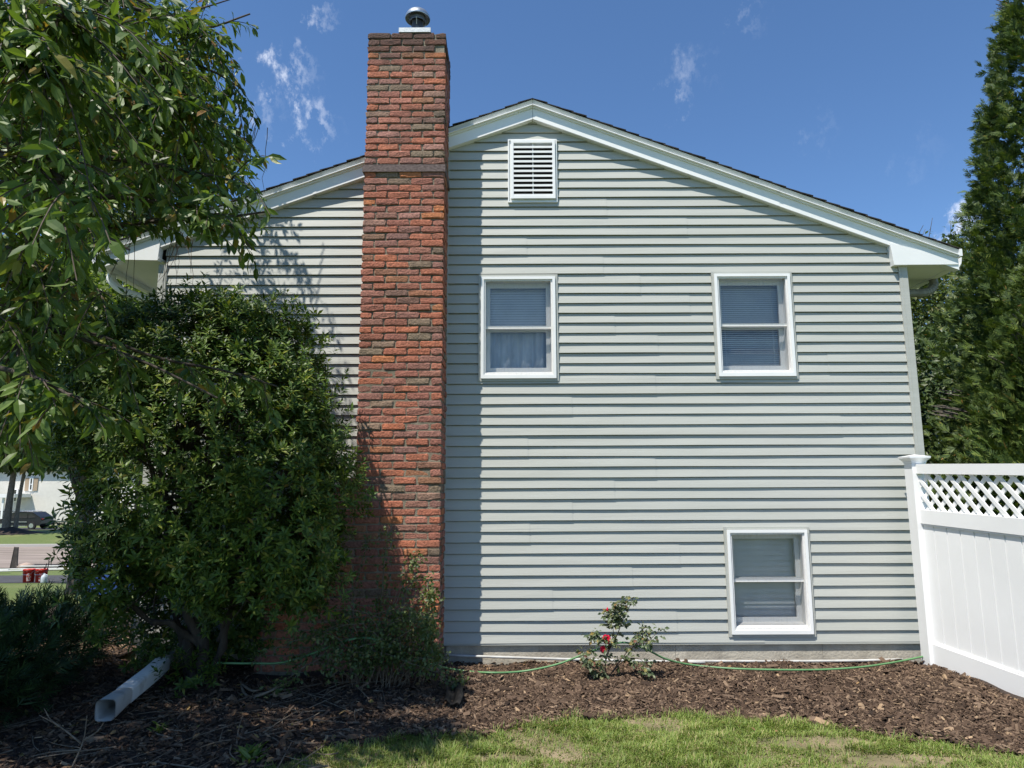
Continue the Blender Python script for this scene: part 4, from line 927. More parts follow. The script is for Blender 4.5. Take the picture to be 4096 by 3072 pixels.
def arborvitae(cx, cy, H, R0, label, n, size=.24, seedk=0):
    z0 = float(gz(cy)); t = empty('arborvitae', (cx, cy, z0), label, 'tree', 'arborvitae behind the fence')
    MB().tube([(cx, cy, z0 - .2), (cx + .05, cy, z0 + 2), (cx, cy, z0 + H * .85)], [.16, .11, .03], 8).build('trunk', M['bark'], t, True)
    nc = n // 26; zt = rng.random(nc * 3); zt = zt[rng.random(len(zt)) < 1.05 - zt][:nc]; nc = len(zt); zt = np.clip(np.repeat(zt, 26) + rng.normal(size=nc * 26) * .16 / H, 0, .995); n = len(zt); z = z0 + .15 + zt * (H - .2)
    a = np.repeat(rng.uniform(0, 2 * math.pi, nc), 26) + rng.normal(size=n) * .16 / (R0 * (1.08 - zt))
    r = R0 * np.minimum(1, (1 - zt) ** .8 * 1.12) * np.minimum(1, .55 + zt * 6)
    r = r * (1 + .20 * np.sin(a * 5 + z * 2.1 + seedk) * np.sin(z * 2.3 + a * 2) + .10 * np.sin(a * 11 + z * 5)); f = np.repeat(rng.uniform(.66, 1.02, nc), 26) + rng.uniform(-.09, .05, n)
    C = np.stack([cx + r * f * np.cos(a), cy + r * f * np.sin(a), z], 1); D = np.stack([np.cos(a) * .7, np.sin(a) * .7, np.full(n, .55)], 1) + rng.normal(size=(n, 3)) * .38
    fan_sprays(C, D, size, M['arbor'], t, 7, thin=.15)
    paths = [np.array([[cx, cy, zz], [cx + .5 * rr * math.cos(aa), cy + .5 * rr * math.sin(aa), zz + .2], [cx + .9 * rr * math.cos(aa), cy + .9 * rr * math.sin(aa), zz + .45]]) for zz, rr, aa in zip(z[:90], r[:90], a[:90])]
    V, F = tubes_np(paths, np.tile([.025, .015, .006], (len(paths), 1)), 4); part('branches', V, [F], M['bark_l'], t, 'stuff')
arborvitae(7.85, 2.5, 10.4, 1.85, 'tall dense arborvitae rising out of the top right corner', 28000, .165)
arborvitae(6.75, 1.5, 5.0, 1.6, 'lower spreading arborvitae just behind the lattice fence', 15000, .165, 2)

def juniper():
    t = empty('juniper', (-3.9, -1.6, 0), 'dark feathery low evergreen in the lower left corner', 'shrub')
    lobes = [((-3.95, -1.7, .22), (.62, .75, .42)), ((-4.3, -.8, .28), (.85, 1.0, .36)), ((-3.80, -2.4, .10), (.45, .5, .28)), ((-4.6, -2.0, .3), (.8, .9, .5))]
    MB().tube(spline([(-4.1, -1.5, -.1), (-4.0, -1.5, .2), (-3.8, -1.6, .45)], 8), np.linspace(.05, .02, 8), 7).build('stem', M['bark'], t, True)
    C, N0 = shell(lobes, 3600, .5, 1.0); ok = C[:, 2] > .02; C, N0 = C[ok], N0[ok]
    fan_sprays(C, N0 * .7 + np.array([.15, -.1, .45]) + rng.normal(size=C.shape) * .35, .19, M['juniper'], t, 6, thin=.08)
juniper()

def vine():
    base = np.array([-1.08, -.84, 0.0]); t = empty('rambling_bush', base, 'straggly rambling bush at the foot of the chimney', 'shrub')
    paths = []; 
    for k in range(62):
        s = base + np.array([rng.normal() * .16, rng.normal() * .06, 0]); a = rng.uniform(-1, 1); tall = rng.random()
        e = s + np.array([a * .55 + .05, rng.uniform(-.32, .04), .18 + (.75 if tall > .72 else .42) * rng.random()])
        mid = (s + e) / 2 + np.array([-a * .1, -.02, .22 * rng.random() + .05]); q = spline([s, mid, e, e + np.array([a * .16, -.05, -.10 * rng.random()])], 9); q[:, 1] = np.minimum(q[:, 1], -.635); q[:, 0] = np.minimum(q[:, 0], -.66 + .30 * np.clip(.45 - q[:, 2], 0, 1)); q[:, 2] = np.where(q[:, 2] > .55, .55 + (q[:, 2] - .55) * .5, q[:, 2]); paths.append(q)
    for p in [[(-1.02, -.85, .02), (-1.0, -.80, .5), (-.88, -.72, .9), (-.78, -.68, 1.02)], [(-.95, -.85, .02), (-.9, -.78, .6), (-.82, -.70, .80), (-.72, -.68, .78), (-.70, -.68, .45)], [(-1.25, -.85, .02), (-1.32, -.78, .7), (-1.2, -.72, 1.15)], [(-1.1, -.85, .02), (-1.08, -.75, .8), (-1.05, -.70, 1.25)], [(-1.2, -.9, .02), (-1.5, -1.0, .25), (-1.75, -1.15, .12), (-1.85, -1.2, .06)], [(-.95, -.9, .02), (-.7, -.95, .18), (-.48, -1.0, .10), (-.40, -1.02, .08)]]:
        for _ in range(2): paths.append(spline(np.array(p) + rng.normal(size=(len(p), 3)) * .015, 9))
    paths = np.array(paths); V, F = tubes_np(paths, np.tile(np.linspace(.0045, .0016, 9), (len(paths), 1)), 4); part('canes', V, [F], M['twig_l'], t, 'stuff')
    m = len(paths); per = 84; f = rng.uniform(.22, 1, (m, per)) * 7.999; i0 = f.astype(int); fr = (f - i0)[..., None]; P = (paths[np.arange(m)[:, None], i0] * (1 - fr) + paths[np.arange(m)[:, None], i0 + 1] * fr).reshape(-1, 3) + rng.normal(size=(m * per, 3)) * .032
    P[:, 1] = np.minimum(P[:, 1], -.625); P[:, 2] = np.maximum(P[:, 2], .04); A = norm(rng.normal(size=P.shape) + np.array([0, -.3, -.2])); Nn = norm(np.array([0, -.5, .8]) + rng.normal(size=P.shape) * .5); Ln = rng.uniform(.022, .042, len(P))
    V, T = leaves4(P, A, Nn, Ln, Ln * .66); part('foliage', V, [T], M['vine'], t, 'stuff')
vine()

def rose():
    Y = -.70; base = np.array([.775, Y, .02]); t = empty('rose_bush', base, 'small rose bush with two red blooms in the mulch bed', 'rose bush')
    p = lambda x, y, d=0: at(x, y, Y + d)
    st = [[(1310, 1470), (1308, 1420), (1330, 1380), (1345, 1340), (1360, 1310), (1368, 1290)], [(1310, 1470), (1345, 1420), (1370, 1395), (1400, 1385), (1425, 1360)], [(1308, 1470), (1280, 1440), (1262, 1410)], [(1308, 1430), (1325, 1370), (1318, 1340), (1312, 1322)],
          [(1312, 1465), (1350, 1425), (1385, 1425), (1400, 1450)], [(1320, 1395), (1290, 1375), (1275, 1370)], [(1345, 1345), (1322, 1330), (1318, 1318)], [(1345, 1345), (1335, 1315), (1340, 1298)], [(1305, 1470), (1290, 1440), (1275, 1425)], [(1370, 1395), (1390, 1370), (1398, 1358)], [(1308, 1425), (1305, 1405)], [(1318, 1395), (1312, 1383)]]
    paths = np.array([spline([p(x, y, .05 * math.sin(i * 2.1 + k * .8)) for k, (x, y) in enumerate(s)], 10) for i, s in enumerate(st)])
    rad = np.array([np.linspace(.006 if i < 2 else .004, .0018, 10) for i in range(len(st))]); V, F = tubes_np(paths, rad, 6); part('canes', V, [F], M['twig'], t)
    P = []
    for i, q in enumerate(paths[:10]):
        for k in range(30):
            s = q[int(rng.integers(2, 10))]; d = norm(rng.normal(size=3) * (1, 1, .5)); rl = rng.uniform(.035, .075)
            for j in range(5): P.append((s + d * rl * (.4 + .3 * (j // 2)), norm(d * (1 if j == 4 else .4) + (0 if j == 4 else (1 if j % 2 else -1)) * np.cross(d, [0, 0, 1.]) + np.array([0, 0, -.3]))))
    A = np.array([a for b, a in P]); P = np.array([b for b, a in P]); keep = rng.random(len(P)) < .8; P, A = P[keep], A[keep]; P[:, 2] = np.maximum(P[:, 2], .05)
    Ln = rng.uniform(.028, .052, len(P)); V, T = leaves4(P, A, norm(np.array([0, -.4, .8]) + rng.normal(size=P.shape) * .5), Ln, Ln * .62, .2); part('foliage', V, [T], M['rose_leaf'], t, 'stuff')
    for (x, y, r, tilt) in ((1310, 1381, .036, (-.15, -1, .25)), (1304, 1403, .030, (-.3, -.9, .2))):
        c = p(x, y, -.045); ax = norm(np.array(tilt)); U = norm(np.cross(ax, [0, 0, 1.])); W = np.cross(U, ax); PP = []; AA = []; NN = []; LL = []
        for ringi, (cnt, el, ln) in enumerate(((5, 1.25, .6), (7, .85, .85), (9, .45, 1.0), (9, .12, 1.05))):
            for k in range(cnt):
                a = k * 2 * math.pi / cnt + ringi * .5 + rng.normal() * .1; o = U * math.cos(a) + W * math.sin(a); PP.append(c + o * .003); AA.append(ax * math.sin(el) + o * math.cos(el)); NN.append(ax * math.cos(el) - o * math.sin(el) + rng.normal(size=3) * .12); LL.append(r * ln)
        LL = np.array(LL); V, T, Q = leaves8(np.array(PP), np.array(AA), np.array(NN), LL, LL * .95, .12, .3); part('bloom', V, [T, Q], M['petal'], t)
    MB().lathe([(0, -.012), (.007, -.004), (.009, .004), (.005, .018), (0, .026)], p(1312, 1318), 8).build('bud', M['petal'], t, True)
rose()

# ------------------------------------------------------------------ ground cover
def chips(n, xr, yr, sizes, mat, name, label, cat, fn, flat=.35):
    x = rng.uniform(*xr, n); y = rng.uniform(*yr, n); ok = fn(x, y); x, y = x[ok], y[ok]; n = len(x); z = bedz(x, y) + rng.uniform(-.004, .016, n)
    a = rng.uniform(0, math.pi, n); tilt = rng.normal(size=n) * flat; L = sizes[0] + (sizes[1] - sizes[0]) * rng.random(n) ** 1.7; L = np.where(rng.random(n) < .05, L * 2.0, L); W = L * rng.uniform(.16, .42, n); Hh = W * rng.uniform(.25, .6, n)
    A = np.stack([np.cos(a) * np.cos(tilt), np.sin(a) * np.cos(tilt), np.sin(tilt)], 1); S = np.stack([-np.sin(a), np.cos(a), rng.normal(size=n) * .35], 1); S = norm(S); U = np.cross(A, S); P = np.stack([x, y, z], 1)
    h = lambda l, s, u: P + A * (L * l)[:, None] + S * (W * s)[:, None] + U * (Hh * u)[:, None]
    V = np.stack([h(-.5, -.5, 0), h(-.42, .5, 0), h(-.46, .05, 1), h(.48, -.4, 0), h(.5, .5, 0), h(.46, .0, 1)], 1).reshape(-1, 3); o = (np.arange(n) * 6)[:, None]
    Q = np.concatenate([o + np.array(f) for f in ((0, 3, 5, 2), (3, 4, 5, 5), (1, 2, 5, 4))][0::2]); T = np.concatenate([o + np.array(f) for f in ((0, 2, 1), (3, 4, 5))])
    ob = link(name, mesh_data(name, V, [T, Q], mat)); return tag(ob, label, cat, None, 'stuff')
bed = lambda x, y: (y > edge(x) - .02 + .05 * np.sin(x * 31) * 0) & (y < np.where(x < -3.7, 2.5, .0)) & ~((x < -.60) & (x > -2.2) & (y > -.62))
chips(135000, (-.75, 3.7), (-2.75, .0), (.009, .054), M['mulch'], 'mulch_chips', 'dark brown shredded bark mulch over the sunny bed', 'mulch', bed)
chips(52000, (-5.2, -.7), (-3.9, 1.6), (.012, .065), M['mulch'], 'mulch_chips', 'dark bark mulch in the shade under the cherry tree', 'mulch', bed)

def litter(n, xr, yr, name, label, fn, size=(.03, .07)):
    x = rng.uniform(*xr, n); y = rng.uniform(*yr, n); ok = fn(x, y); x, y = x[ok], y[ok]; n = len(x); z = bedz(x, y) + rng.uniform(.006, .022, n); a = rng.uniform(0, 6.28, n)
    A = np.stack([np.cos(a), np.sin(a), rng.normal(size=n) * .25], 1); Nn = norm(np.array([0, 0, 1.]) + rng.normal(size=(n, 3)) * .35); L = rng.uniform(*size, n)
    V, T, Q = leaves8(np.stack([x, y, z], 1), A, Nn, L, L * rng.uniform(.35, .6, n), rng.uniform(-.35, .35, n), .4); tag(link(name, mesh_data(name, V, [T, Q], M['litter'])), label, 'dead leaves', None, 'stuff')
litter(3400, (-5, -.5), (-3.8, 1.0), 'leaf_litter', 'brown fallen leaves strewn under the shrubs', bed)
litter(70, (-.5, 3.5), (-2.7, -.05), 'leaf_litter', 'a few orange fallen leaves on the sunny mulch and grass', lambda x, y: y > edge(x) - .5, (.025, .05))
litter(130, (-.6, .7), (-.35, -.02), 'leaf_litter', 'dry leaves gathered along the foundation pipe', lambda x, y: rng.random(len(x)) < np.exp(-(x + .6) * 1.3), (.03, .06))
litter(90, (-1.3, .4), (-2.3, -1.7), 'leaf_litter', 'tan leaves caught along the edge of the lawn', lambda x, y: np.abs(y - edge(x)) < .14, (.03, .065))

def sticks():
    paths = []; rad = []
    for k in range(150):
        x, y = rng.uniform(-3.4, -.9), rng.uniform(-2.9, -.8); a = rng.uniform(0, 6.28); l = rng.uniform(.12, .5); z = float(bedz(np.array(x), np.array(y))) + .016; p = np.array([x, y, z]); d = np.array([math.cos(a), math.sin(a), rng.normal() * .06])
        paths.append(spline([p, p + d * l * .5 + rng.normal(size=3) * (.02, .02, .006), p + d * l], 6)); rad.append(np.linspace(.004, .0018, 6) * rng.uniform(.6, 1.5))
    V, F = tubes_np(paths, rad, 4); tag(link('fallen_twigs', mesh_data('fallen_twigs', V, [F], M['twig_l'])), 'thin fallen twigs lying on the shaded mulch', 'twigs', None, 'stuff')
    def bare(name, label, pts, r):
        o = empty(name, tuple(pts[0][0]), label, 'branch')
        for q in pts: MB().tube(spline(q, 12), np.linspace(r, r * .35, 12), 6).build('stick', M['twig_l'], o, True)
    G = lambda x, y, z=.02: gnd(x, y, z)
    bare('dead_branch', 'forked dry branch lying beside the shrub trunk', [[G(520, 1470, .04), G(530, 1500, .05), G(570, 1515, .03), G(640, 1535, .03)], [G(545, 1508, .04), G(590, 1490, .08), G(630, 1468, .10)], [G(523, 1478, .05), G(545, 1492, .07), G(570, 1488, .07)]], .012)
    bare('dead_branch', 'spindly bare branch standing in the lower left foreground', [[G(155, 1659, .02), at(180, 1600, -2.35), at(188, 1545, -2.33)], [at(178, 1608, -2.35), at(130, 1570, -2.3), at(85, 1545, -2.25)], [at(180, 1600, -2.35), at(210, 1580, -2.35), at(225, 1560, -2.3)], [at(175, 1620, -2.35), at(110, 1625, -2.35), at(45, 1640, -2.3)], [at(130, 1570, -2.3), at(110, 1555, -2.3), at(95, 1530, -2.3)]], .006)
    bare('dead_branch', 'long thin stick on the mulch near the lawn edge', [[G(545, 1600), G(600, 1575, .03), G(660, 1555, .03), G(690, 1540, .05)]], .008)
sticks()

def grass():
    n = 230000; x = rng.uniform(-2.6, 4.3, n); y = rng.uniform(-3.3, -1.5, n)
    d = edge(x) - y; ok = d > -.01 + rng.normal(size=n) * .035
    bare = (np.sin(x * 3.1 + 1.3) * np.sin(y * 5.3 + x) + .6 * np.sin(x * 7.7 + y * 3)) ; ok &= ~((bare > .75) & (rng.random(n) < .72))
    for px, py, rx, ry in ((1.85, -2.12, .36, .10), (2.25, -2.42, .30, .10), (.95, -2.62, .5, .09), (-.1, -2.35, .22, .06)): ok &= ~((((x - px) / rx) ** 2 + ((y - py) / ry) ** 2 < 1 + .4 * np.sin(x * 23) * np.sin(y * 31)) & (rng.random(n) < .88))
    x, y, d = x[ok], y[ok], d[ok]; n = len(x); tall = .024 + .016 * rng.random(n) + .022 * np.exp(-np.abs(d) / .10) * rng.random(n) + .012 * np.sin(x * 5) * np.sin(y * 6)
    a = 3 * np.sin(x * 9 + 2 * np.sin(y * 11)) + 3 * np.sin(y * 13 + x * 4) + rng.normal(size=n) * 1.1; lean = rng.uniform(.5, 1.6, n); tall = tall * (.75 + .5 * np.abs(np.sin(x * 14 + np.sin(y * 19)) * np.sin(y * 16))); D = np.stack([np.cos(a), np.sin(a), np.zeros(n)], 1); S = np.stack([-np.sin(a), np.cos(a), np.zeros(n)], 1); P = np.stack([x, y, np.full(n, .0)], 1); w = rng.uniform(.003, .0062, n)[:, None]; L = (tall * rng.uniform(.8, 1.9, n))[:, None]
    up = np.array([0, 0, 1.]); th1 = lean * .5; th2 = lean * 1.25
    m1 = P + L * .5 * (D * np.sin(th1)[:, None] + up * np.cos(th1)[:, None]); tp = m1 + L * .5 * (D * np.sin(th2)[:, None] + up * np.maximum(.02, np.cos(th2))[:, None])
    V = np.stack([P - S * w * .5, P + S * w * .5, m1 + S * w * .42, m1 - S * w * .42, tp], 1).reshape(-1, 3); o = (np.arange(n) * 5)[:, None]
    tag(link('grass', mesh_data('grass', V, [o + np.array([0, 1, 2, 3]), o + np.array([3, 2, 4])], M['grass'])), 'short mown lawn along the front of the bed', 'grass', None, 'stuff')
    xs = np.linspace(-2.6, 4.3, 90); ts = np.linspace(0, 1, 20); X = np.repeat(xs[None], 20, 0); Y = -3.6 + ts[:, None] * (edge(xs) + .03 + 3.6)[None]; i = np.arange(1800).reshape(20, 90)
    tag(link('lawn', mesh_data('lawn', np.stack([X, Y, np.full_like(X, .006)], -1), [np.stack([i[:-1, :-1], i[:-1, 1:], i[1:, 1:], i[1:, :-1]], -1).reshape(-1, 4)], M['soil_lawn'])), kind='structure')
    # weeds on the shaded edge
    for x, y, lb in ((-1.52, -2.42, 'yellow green leafy weed where the shaded lawn begins'), (-2.3, -1.9, 'small green seedling beside the white pipe')):
        m = 34; P = np.array([x, y, .02]) + rng.normal(size=(m, 3)) * (.03, .03, .0); a = rng.uniform(0, 6.28, m); A = np.stack([np.cos(a) * .6, np.sin(a) * .6, np.full(m, .8)], 1); L = rng.uniform(.06, .13, m) * (1 if x > -2 else .6)
        V, T, Q = leaves8(P, A, norm(np.array([0, 0, 1.]) + rng.normal(size=(m, 3)) * .3), L, L * .25, .4); tag(link('weed', mesh_data('weed', V, [T, Q], M['bg_leaf_y'])), lb, 'weed')
    n = 5200; x = rng.uniform(-7.5, -3.9, n); y = rng.uniform(3.0, 10, n); 
grass()

# ------------------------------------------------------------------ small things round the house
def small_things():
    G = lambda x, y, z=.03: gnd(x, y, z)
    pts = [(at(x, y, Y)) for x, y, Y in [(470, 1432, -.98), (540, 1433, -.98), (610, 1431, -1.0), (680, 1410, -1.0), (735, 1388, -1.0), (780, 1378, -.99), (820, 1384, -.98), (860, 1402, -.95), (910, 1428, -.85)]]
    pts += [G(985, 1447, .035), G(1060, 1453, .035), G(1130, 1450, .035), at(1200, 1436, -.58), at(1255, 1416, -.62), at(1310, 1396, -.66), at(1350, 1388, -.66), at(1395, 1402, -.62), at(1440, 1424, -.5), G(1500, 1437, .045), G(1600, 1445, .045), G(1750, 1447, .045), G(1850, 1442, .05), at(1930, 1431, -.30), at(2000, 1417, -.20)]
    tag(MB().tube(spline(pts, 160), .0085, 8).build('garden_hose', M['hose'], None, True), 'thin green garden hose trailing across the bed past the rose', 'hose')
    o = empty('conduit_pipe', (-.6, -.05, .05), 'white plastic pipe lying along the foots of the concrete foundation', 'pipe')
    MB().tube(spline([(-.62, -.055, .060), (0.0, -.055, .038), (.6, -.055, .018), (1.2, -.06, .004), (1.75, -.06, -.012)], 20), .012, 9).build('pipe_length', M['conduit'], o, True)
    MB().tube(spline([(1.5, -.05, .0), (2.4, -.05, -.006), (3.1, -.05, -.004), (3.56, -.05, .006)], 16), .012, 9).build('pipe_length', M['conduit'], o, True)
    o['label'] = 'white plastic pipe lying along the foot of the concrete foundation'
    # corrugated downspout extension: a rectangular mouth, ribs behind it
    a = np.array([-2.70, -1.83, .125]); c = at(394, 1393, -.05); b = a * .45 + c * .55 + np.array([.01, 0, -.01]); q = spline([a, a * .7 + c * .3 + (.0, 0, -.012), b, c], 74)
    o = empty('downspout_extension', tuple(a), 'white corrugated downspout extension with a rectangular open mouth', 'drain pipe')
    def sq(mb, pts, hw, hh, wall=None):
        V = []; n = 16; T = norm(np.gradient(pts, axis=0))
        for k, p in enumerate(pts):
            s = norm(np.cross(T[k], [0, 0, 1.])); u = np.cross(s, T[k])
            for j in range(n):
                t = 2 * math.pi * j / n; cx = math.copysign(abs(math.cos(t)) ** .45, math.cos(t)); cy = math.copysign(abs(math.sin(t)) ** .45, math.sin(t)); V.append(p + s * cx * hw[k] + u * cy * hh[k])
        F = [(k * n + j, k * n + (j + 1) % n, (k + 1) * n + (j + 1) % n, (k + 1) * n + j) for k in range(len(pts) - 1) for j in range(n)]; return mb.add(V, F)
    fl = 16
    sq(MB(), q[:fl], np.linspace(.064, .056, fl), np.linspace(.070, .056, fl)).build('mouth', M['pipe_w'], o, True)
    sq(MB(), q[:fl], np.linspace(.060, .052, fl), np.linspace(.066, .052, fl)).build('mouth_lining', M['pipe_w'], o, True)
    m = 50; rib = np.array([.009 * (k % 2) for k in range(m)]); sq(MB(), spline(q[fl - 1:56], m * 2), np.tile(.052 + rib, 2).reshape(-1)[:m * 2], np.tile(.050 + rib, 2).reshape(-1)[:m * 2]).build('ribbed_section', M['pipe_w'], o)
    sq(MB(), q[55:], np.full(19, .044), np.full(19, .036)).build('connector', M['pipe_w'], o, True)
    # black plastic flap
    P0, P1, P2, P3 = G(955, 1525), G(993, 1527), G(1012, 1468), G(978, 1466); V = []; nx, ny = 9, 14
    for j in range(ny):
        for i in range(nx):
            s, t = i / (nx - 1), j / (ny - 1); p = (P0 * (1 - s) + P1 * s) * (1 - t) + (P3 * (1 - s) + P2 * s) * t; p = p + np.array([.012 * math.sin(t * 9), 0, .022 + .016 * math.sin(s * 9 + t * 3) + .022 * (s > .6) * math.sin(t * 5) + .01 * math.sin(t * 17 + s * 5)]); V.append(p)
    mb = MB(); F = [(j * nx + i, j * nx + i + 1, (j + 1) * nx + i + 1, (j + 1) * nx + i) for j in range(ny - 1) for i in range(nx - 1)]; mb.add(V, F); mb.add(np.array(V) - (0, 0, .006), [f[::-1] for f in F])
    tag(mb.build('plastic_sheet', M['black'], None, True), 'crumpled strip of black landscape plastic on the mulch', 'plastic sheet')
small_things()

def street():
    # buckets on the driveway
    for k, (px, lb) in enumerate(((61, 'left red bucket standing on the driveway'), (88, 'right red bucket with tools sticking out of it'))):
        c = at(px, 1258, 13.35); c[2] = float(gz(13.35)) + .012; o = empty('bucket', tuple(c), lb, 'bucket', 'red buckets on the driveway')
        MB().lathe([(0, 0), (.132, 0), (.150, .33), (.156, .33), (.156, .37), (.146, .37), (.130, .012), (0, .012)], c, 20).build('shell', M['red'], o, True)
        a0 = 3.6; V = []; 
        for zz in (.05, .26): V += [(c[0] + (.134 + .05 * zz + .003) * math.cos(a), c[1] + (.134 + .05 * zz + .003) * math.sin(a), c[2] + zz) for a in np.linspace(4.9, 5.7, 7)]
        MB().add(V, [(i, i + 1, i + 8, i + 7) for i in range(6)]).build('printed_label', M['bucket_label'], o)
        p = [(c[0] - .156, c[1], c[2] + .34), (c[0] - .10, c[1] - .15, c[2] + .24), (c[0] + .10, c[1] - .15, c[2] + .24), (c[0] + .156, c[1], c[2] + .34)]; MB().tube(spline(p, 12), .004, 5).build('handle', M['chrome'], o)
        if k: 
            for dx, l in ((.02, .22), (.09, .28), (-.03, .12)): tag(MB().tube([(c[0] + dx, c[1], c[2] + .05), (c[0] + dx + .10, c[1], c[2] + .30 + l)], .012, 6).build('tool_handle', M['dark_steel'], None), ['short dark tool handle in the right bucket', 'long dark tool handle in the right bucket', 'stubby dark tool handle in the right bucket'][(.02, .09, -.03).index(dx)], 'tool', 'tools in the bucket')
    c = at(94.5, 1258, 12.9); c[2] = float(gz(12.9)) + .014
    o = empty('plastic_jug', tuple(c), 'clear plastic jug in front of the right red bucket', 'jug'); MB().lathe([(0, 0), (.075, 0), (.08, .02), (.08, .15), (.066, .19), (.03, .225), (.022, .25), (0, .25)], c, 14).build('body', M['jug'], o, True)
    MB().tube(spline([(c[0] + .03, c[1], c[2] + .22), (c[0] + .085, c[1], c[2] + .20), (c[0] + .078, c[1], c[2] + .12)], 8), .010, 6).build('handle', M['jug'], o, True)
    # white boards on the verge
    zb = lambda y: float(gz(y)) + .02
    for k, (xa, ya, xb, yb, w, lb) in enumerate(((-18.6, 16.6, -14.2, 18.4, .13, 'longest white trim board lying on the verge'), (-18.2, 17.4, -15.2, 17.6, .10, 'white board crossing under the longest one'), (-19.5, 16.4, -16.6, 16.6, .10, 'cream board at the far left of the pile'), (-17.2, 18.0, -13.6, 18.5, .12, 'white board at the right end of the pile'))):
        d = norm(np.array([xb - xa, yb - ya, 0.])); s = np.array([-d[1], d[0], 0]) * w; A_ = np.array([xa, ya, zb(ya) + .03 * k]); B_ = np.array([xb, yb, zb(yb) + .03 * k + .02]); h = np.array([0, 0, .025])
        tag(MB().hexa([A_, B_, B_ + s, A_ + s, A_ + h, B_ + h, B_ + s + h, A_ + s + h]).build('board', M['wood_w'], None), lb, 'board', 'white boards on the verge')
    # rusty perforated wedge at the road edge
    y = 25.6; z = float(gz(y)); x0, x1 = at(26 / 1.0 * .54 * 2.0, 1225, y)[0] - .35, 0
    xL = at(14, 1225, y)[0]; xM = at(24, 1225, y)[0]; xR = at(43, 1225, y)[0]; H = .95
    o = empty('steel_wedge', (xM, y, z), 'rusty perforated steel wedge standing at the edge of the dirt road', 'steel plate')
    holes = []
    nx, nz = 5, 6; mb = MB()
    A_ = np.array([xL, y + .25, z]); B_ = np.array([xM, y - .1, z]); top = np.array([.07, .06, H])
    for i in range(nx * 2 + 1):
        for j in range(nz * 2 + 1):
            if i % 2 == 1 and j % 2 == 1: continue
            f0, f1, g0, g1 = i / (2 * nx + 1), (i + 1) / (2 * nx + 1), j / (2 * nz + 1), (j + 1) / (2 * nz + 1)
            P = [A_ + (B_ - A_) * f + top * g_ + np.array([0, dy, 0]) for dy in (0, .02) for f, g_ in ((f0, g0), (f1, g0), (f1, g1), (f0, g1))]; mb.add(P, [(0, 1, 2, 3), (7, 6, 5, 4), (0, 4, 5, 1), (1, 5, 6, 2), (2, 6, 7, 3), (3, 7, 4, 0)])
    mb.build('perforated_face', M['rust'], o)
    C_ = np.array([xR, y - .2, z]); T0 = B_ + top; mb = MB()
    mb.add([B_ + (.02, .03, 0), B_ + (.30, .02, 0), T0 + (.02, .02, -.05), T0 + (.0, .02, 0)], [(0, 1, 2, 3)])
    mb.hexa([B_ + (.33, .0, 0), C_, C_ + (0, .06, 0), B_ + (.33, .06, 0), T0 + (0, 0, 0), T0 + (.18, 0, .0), T0 + (.18, .06, 0), T0 + (0, .06, 0)]); mb.build('dark_side', M['dark_steel'], o)
    # low dark kerb block and a stone
    p = at(95, 1222, 24.2); zz = float(gz(24.2)); tag(MB().box((p[0] - 1.1, 24.1, zz), (p[0] + 1.1, 24.4, zz + .17)).build('kerb_block', M['dark_steel'], None), 'low dark block lying on the grass by the road', 'block')
    p = at(62, 1224, 22.8); zz = float(gz(22.8)); mb = MB(); mb.lathe([(0, 0), (.28, .02), (.34, .10), (.24, .20), (.0, .26)], (p[0] - .1, 22.8, zz), 9); tag(mb.build('stone', M['stone'], None, True), 'rounded tan stone in front of the dark block', 'stone')
    # tarp covered pile behind the shrub
    X, Y = np.meshgrid(np.linspace(-1, 1, 19), np.linspace(-1, 1, 15)); rr = np.sqrt(X ** 2 + Y ** 2); z0 = float(gz(5)); Z = z0 + .02 + .82 * np.clip(1.08 - np.maximum(np.abs(X), np.abs(Y)) ** 4, 0, 1) ** .7 * (1 + .12 * np.sin(X * 5 + 1) + .08 * np.sin(Y * 7 + X * 3)) + .05 * np.sin(X * 13 + Y * 6) * (rr < 1); V = np.stack([-6.42 + X * .36, 5 + Y * .4, Z], -1); i = np.arange(19 * 15).reshape(15, 19)
    tag(link('tarp', mesh_data('tarp', V, [np.stack([i[:-1, :-1], i[:-1, 1:], i[1:, 1:], i[1:, :-1]], -1).reshape(-1, 4)], M['tarp'], True)), 'dark blue tarp over a pile behind the shrub', 'tarp')
    # parked car
    z = float(gz(62)) + .03; cx = -47.95; o = empty('parked_car', (cx, 62, z), 'dark grey suv parked in front of the cream house', 'car')
    prof = [(-2.35, .42), (-2.38, .72), (-2.25, .95), (-1.25, 1.06), (-.55, 1.58), (.25, 1.70), (1.45, 1.64), (2.15, 1.20), (2.30, 1.05), (2.33, .55), (2.20, .36), (-2.2, .34)]
    mb = MB(); n = len(prof); V = []
    for yy, k in ((-.93, .94), (-.84, 1), (.84, 1), (.93, .94)):
        V += [(cx + px * (1 if k == 1 else .985), 62 + yy if k != 1 else 62 + yy * 1.12, z + (pz if k == 1 else .34 + (pz - .34) * (.96 if pz < 1.1 else .93))) for px, pz in prof]
    F = [tuple(range(n))[::1], tuple(range(4 * n - 1, 3 * n - 1, -1))] + [(q * n + i, (q + 1) * n + i, (q + 1) * n + (i + 1) % n, q * n + (i + 1) % n) for q in range(3) for i in range(n)]
    mb.add(V, F); mb.build('body', M['car'], o)
    for pts in ([(-1.12, 1.08), (-.52, 1.50), (-.02, 1.56), (-.02, 1.08)], [(.06, 1.08), (.06, 1.57), (1.0, 1.54), (1.0, 1.08)], [(1.08, 1.1), (1.08, 1.53), (1.40, 1.50), (1.85, 1.15)]): MB().prism([(cx + a, z + b) for a, b in pts][::-1], 61.035, 61.06).build('side_window', M['car_glass'], o)
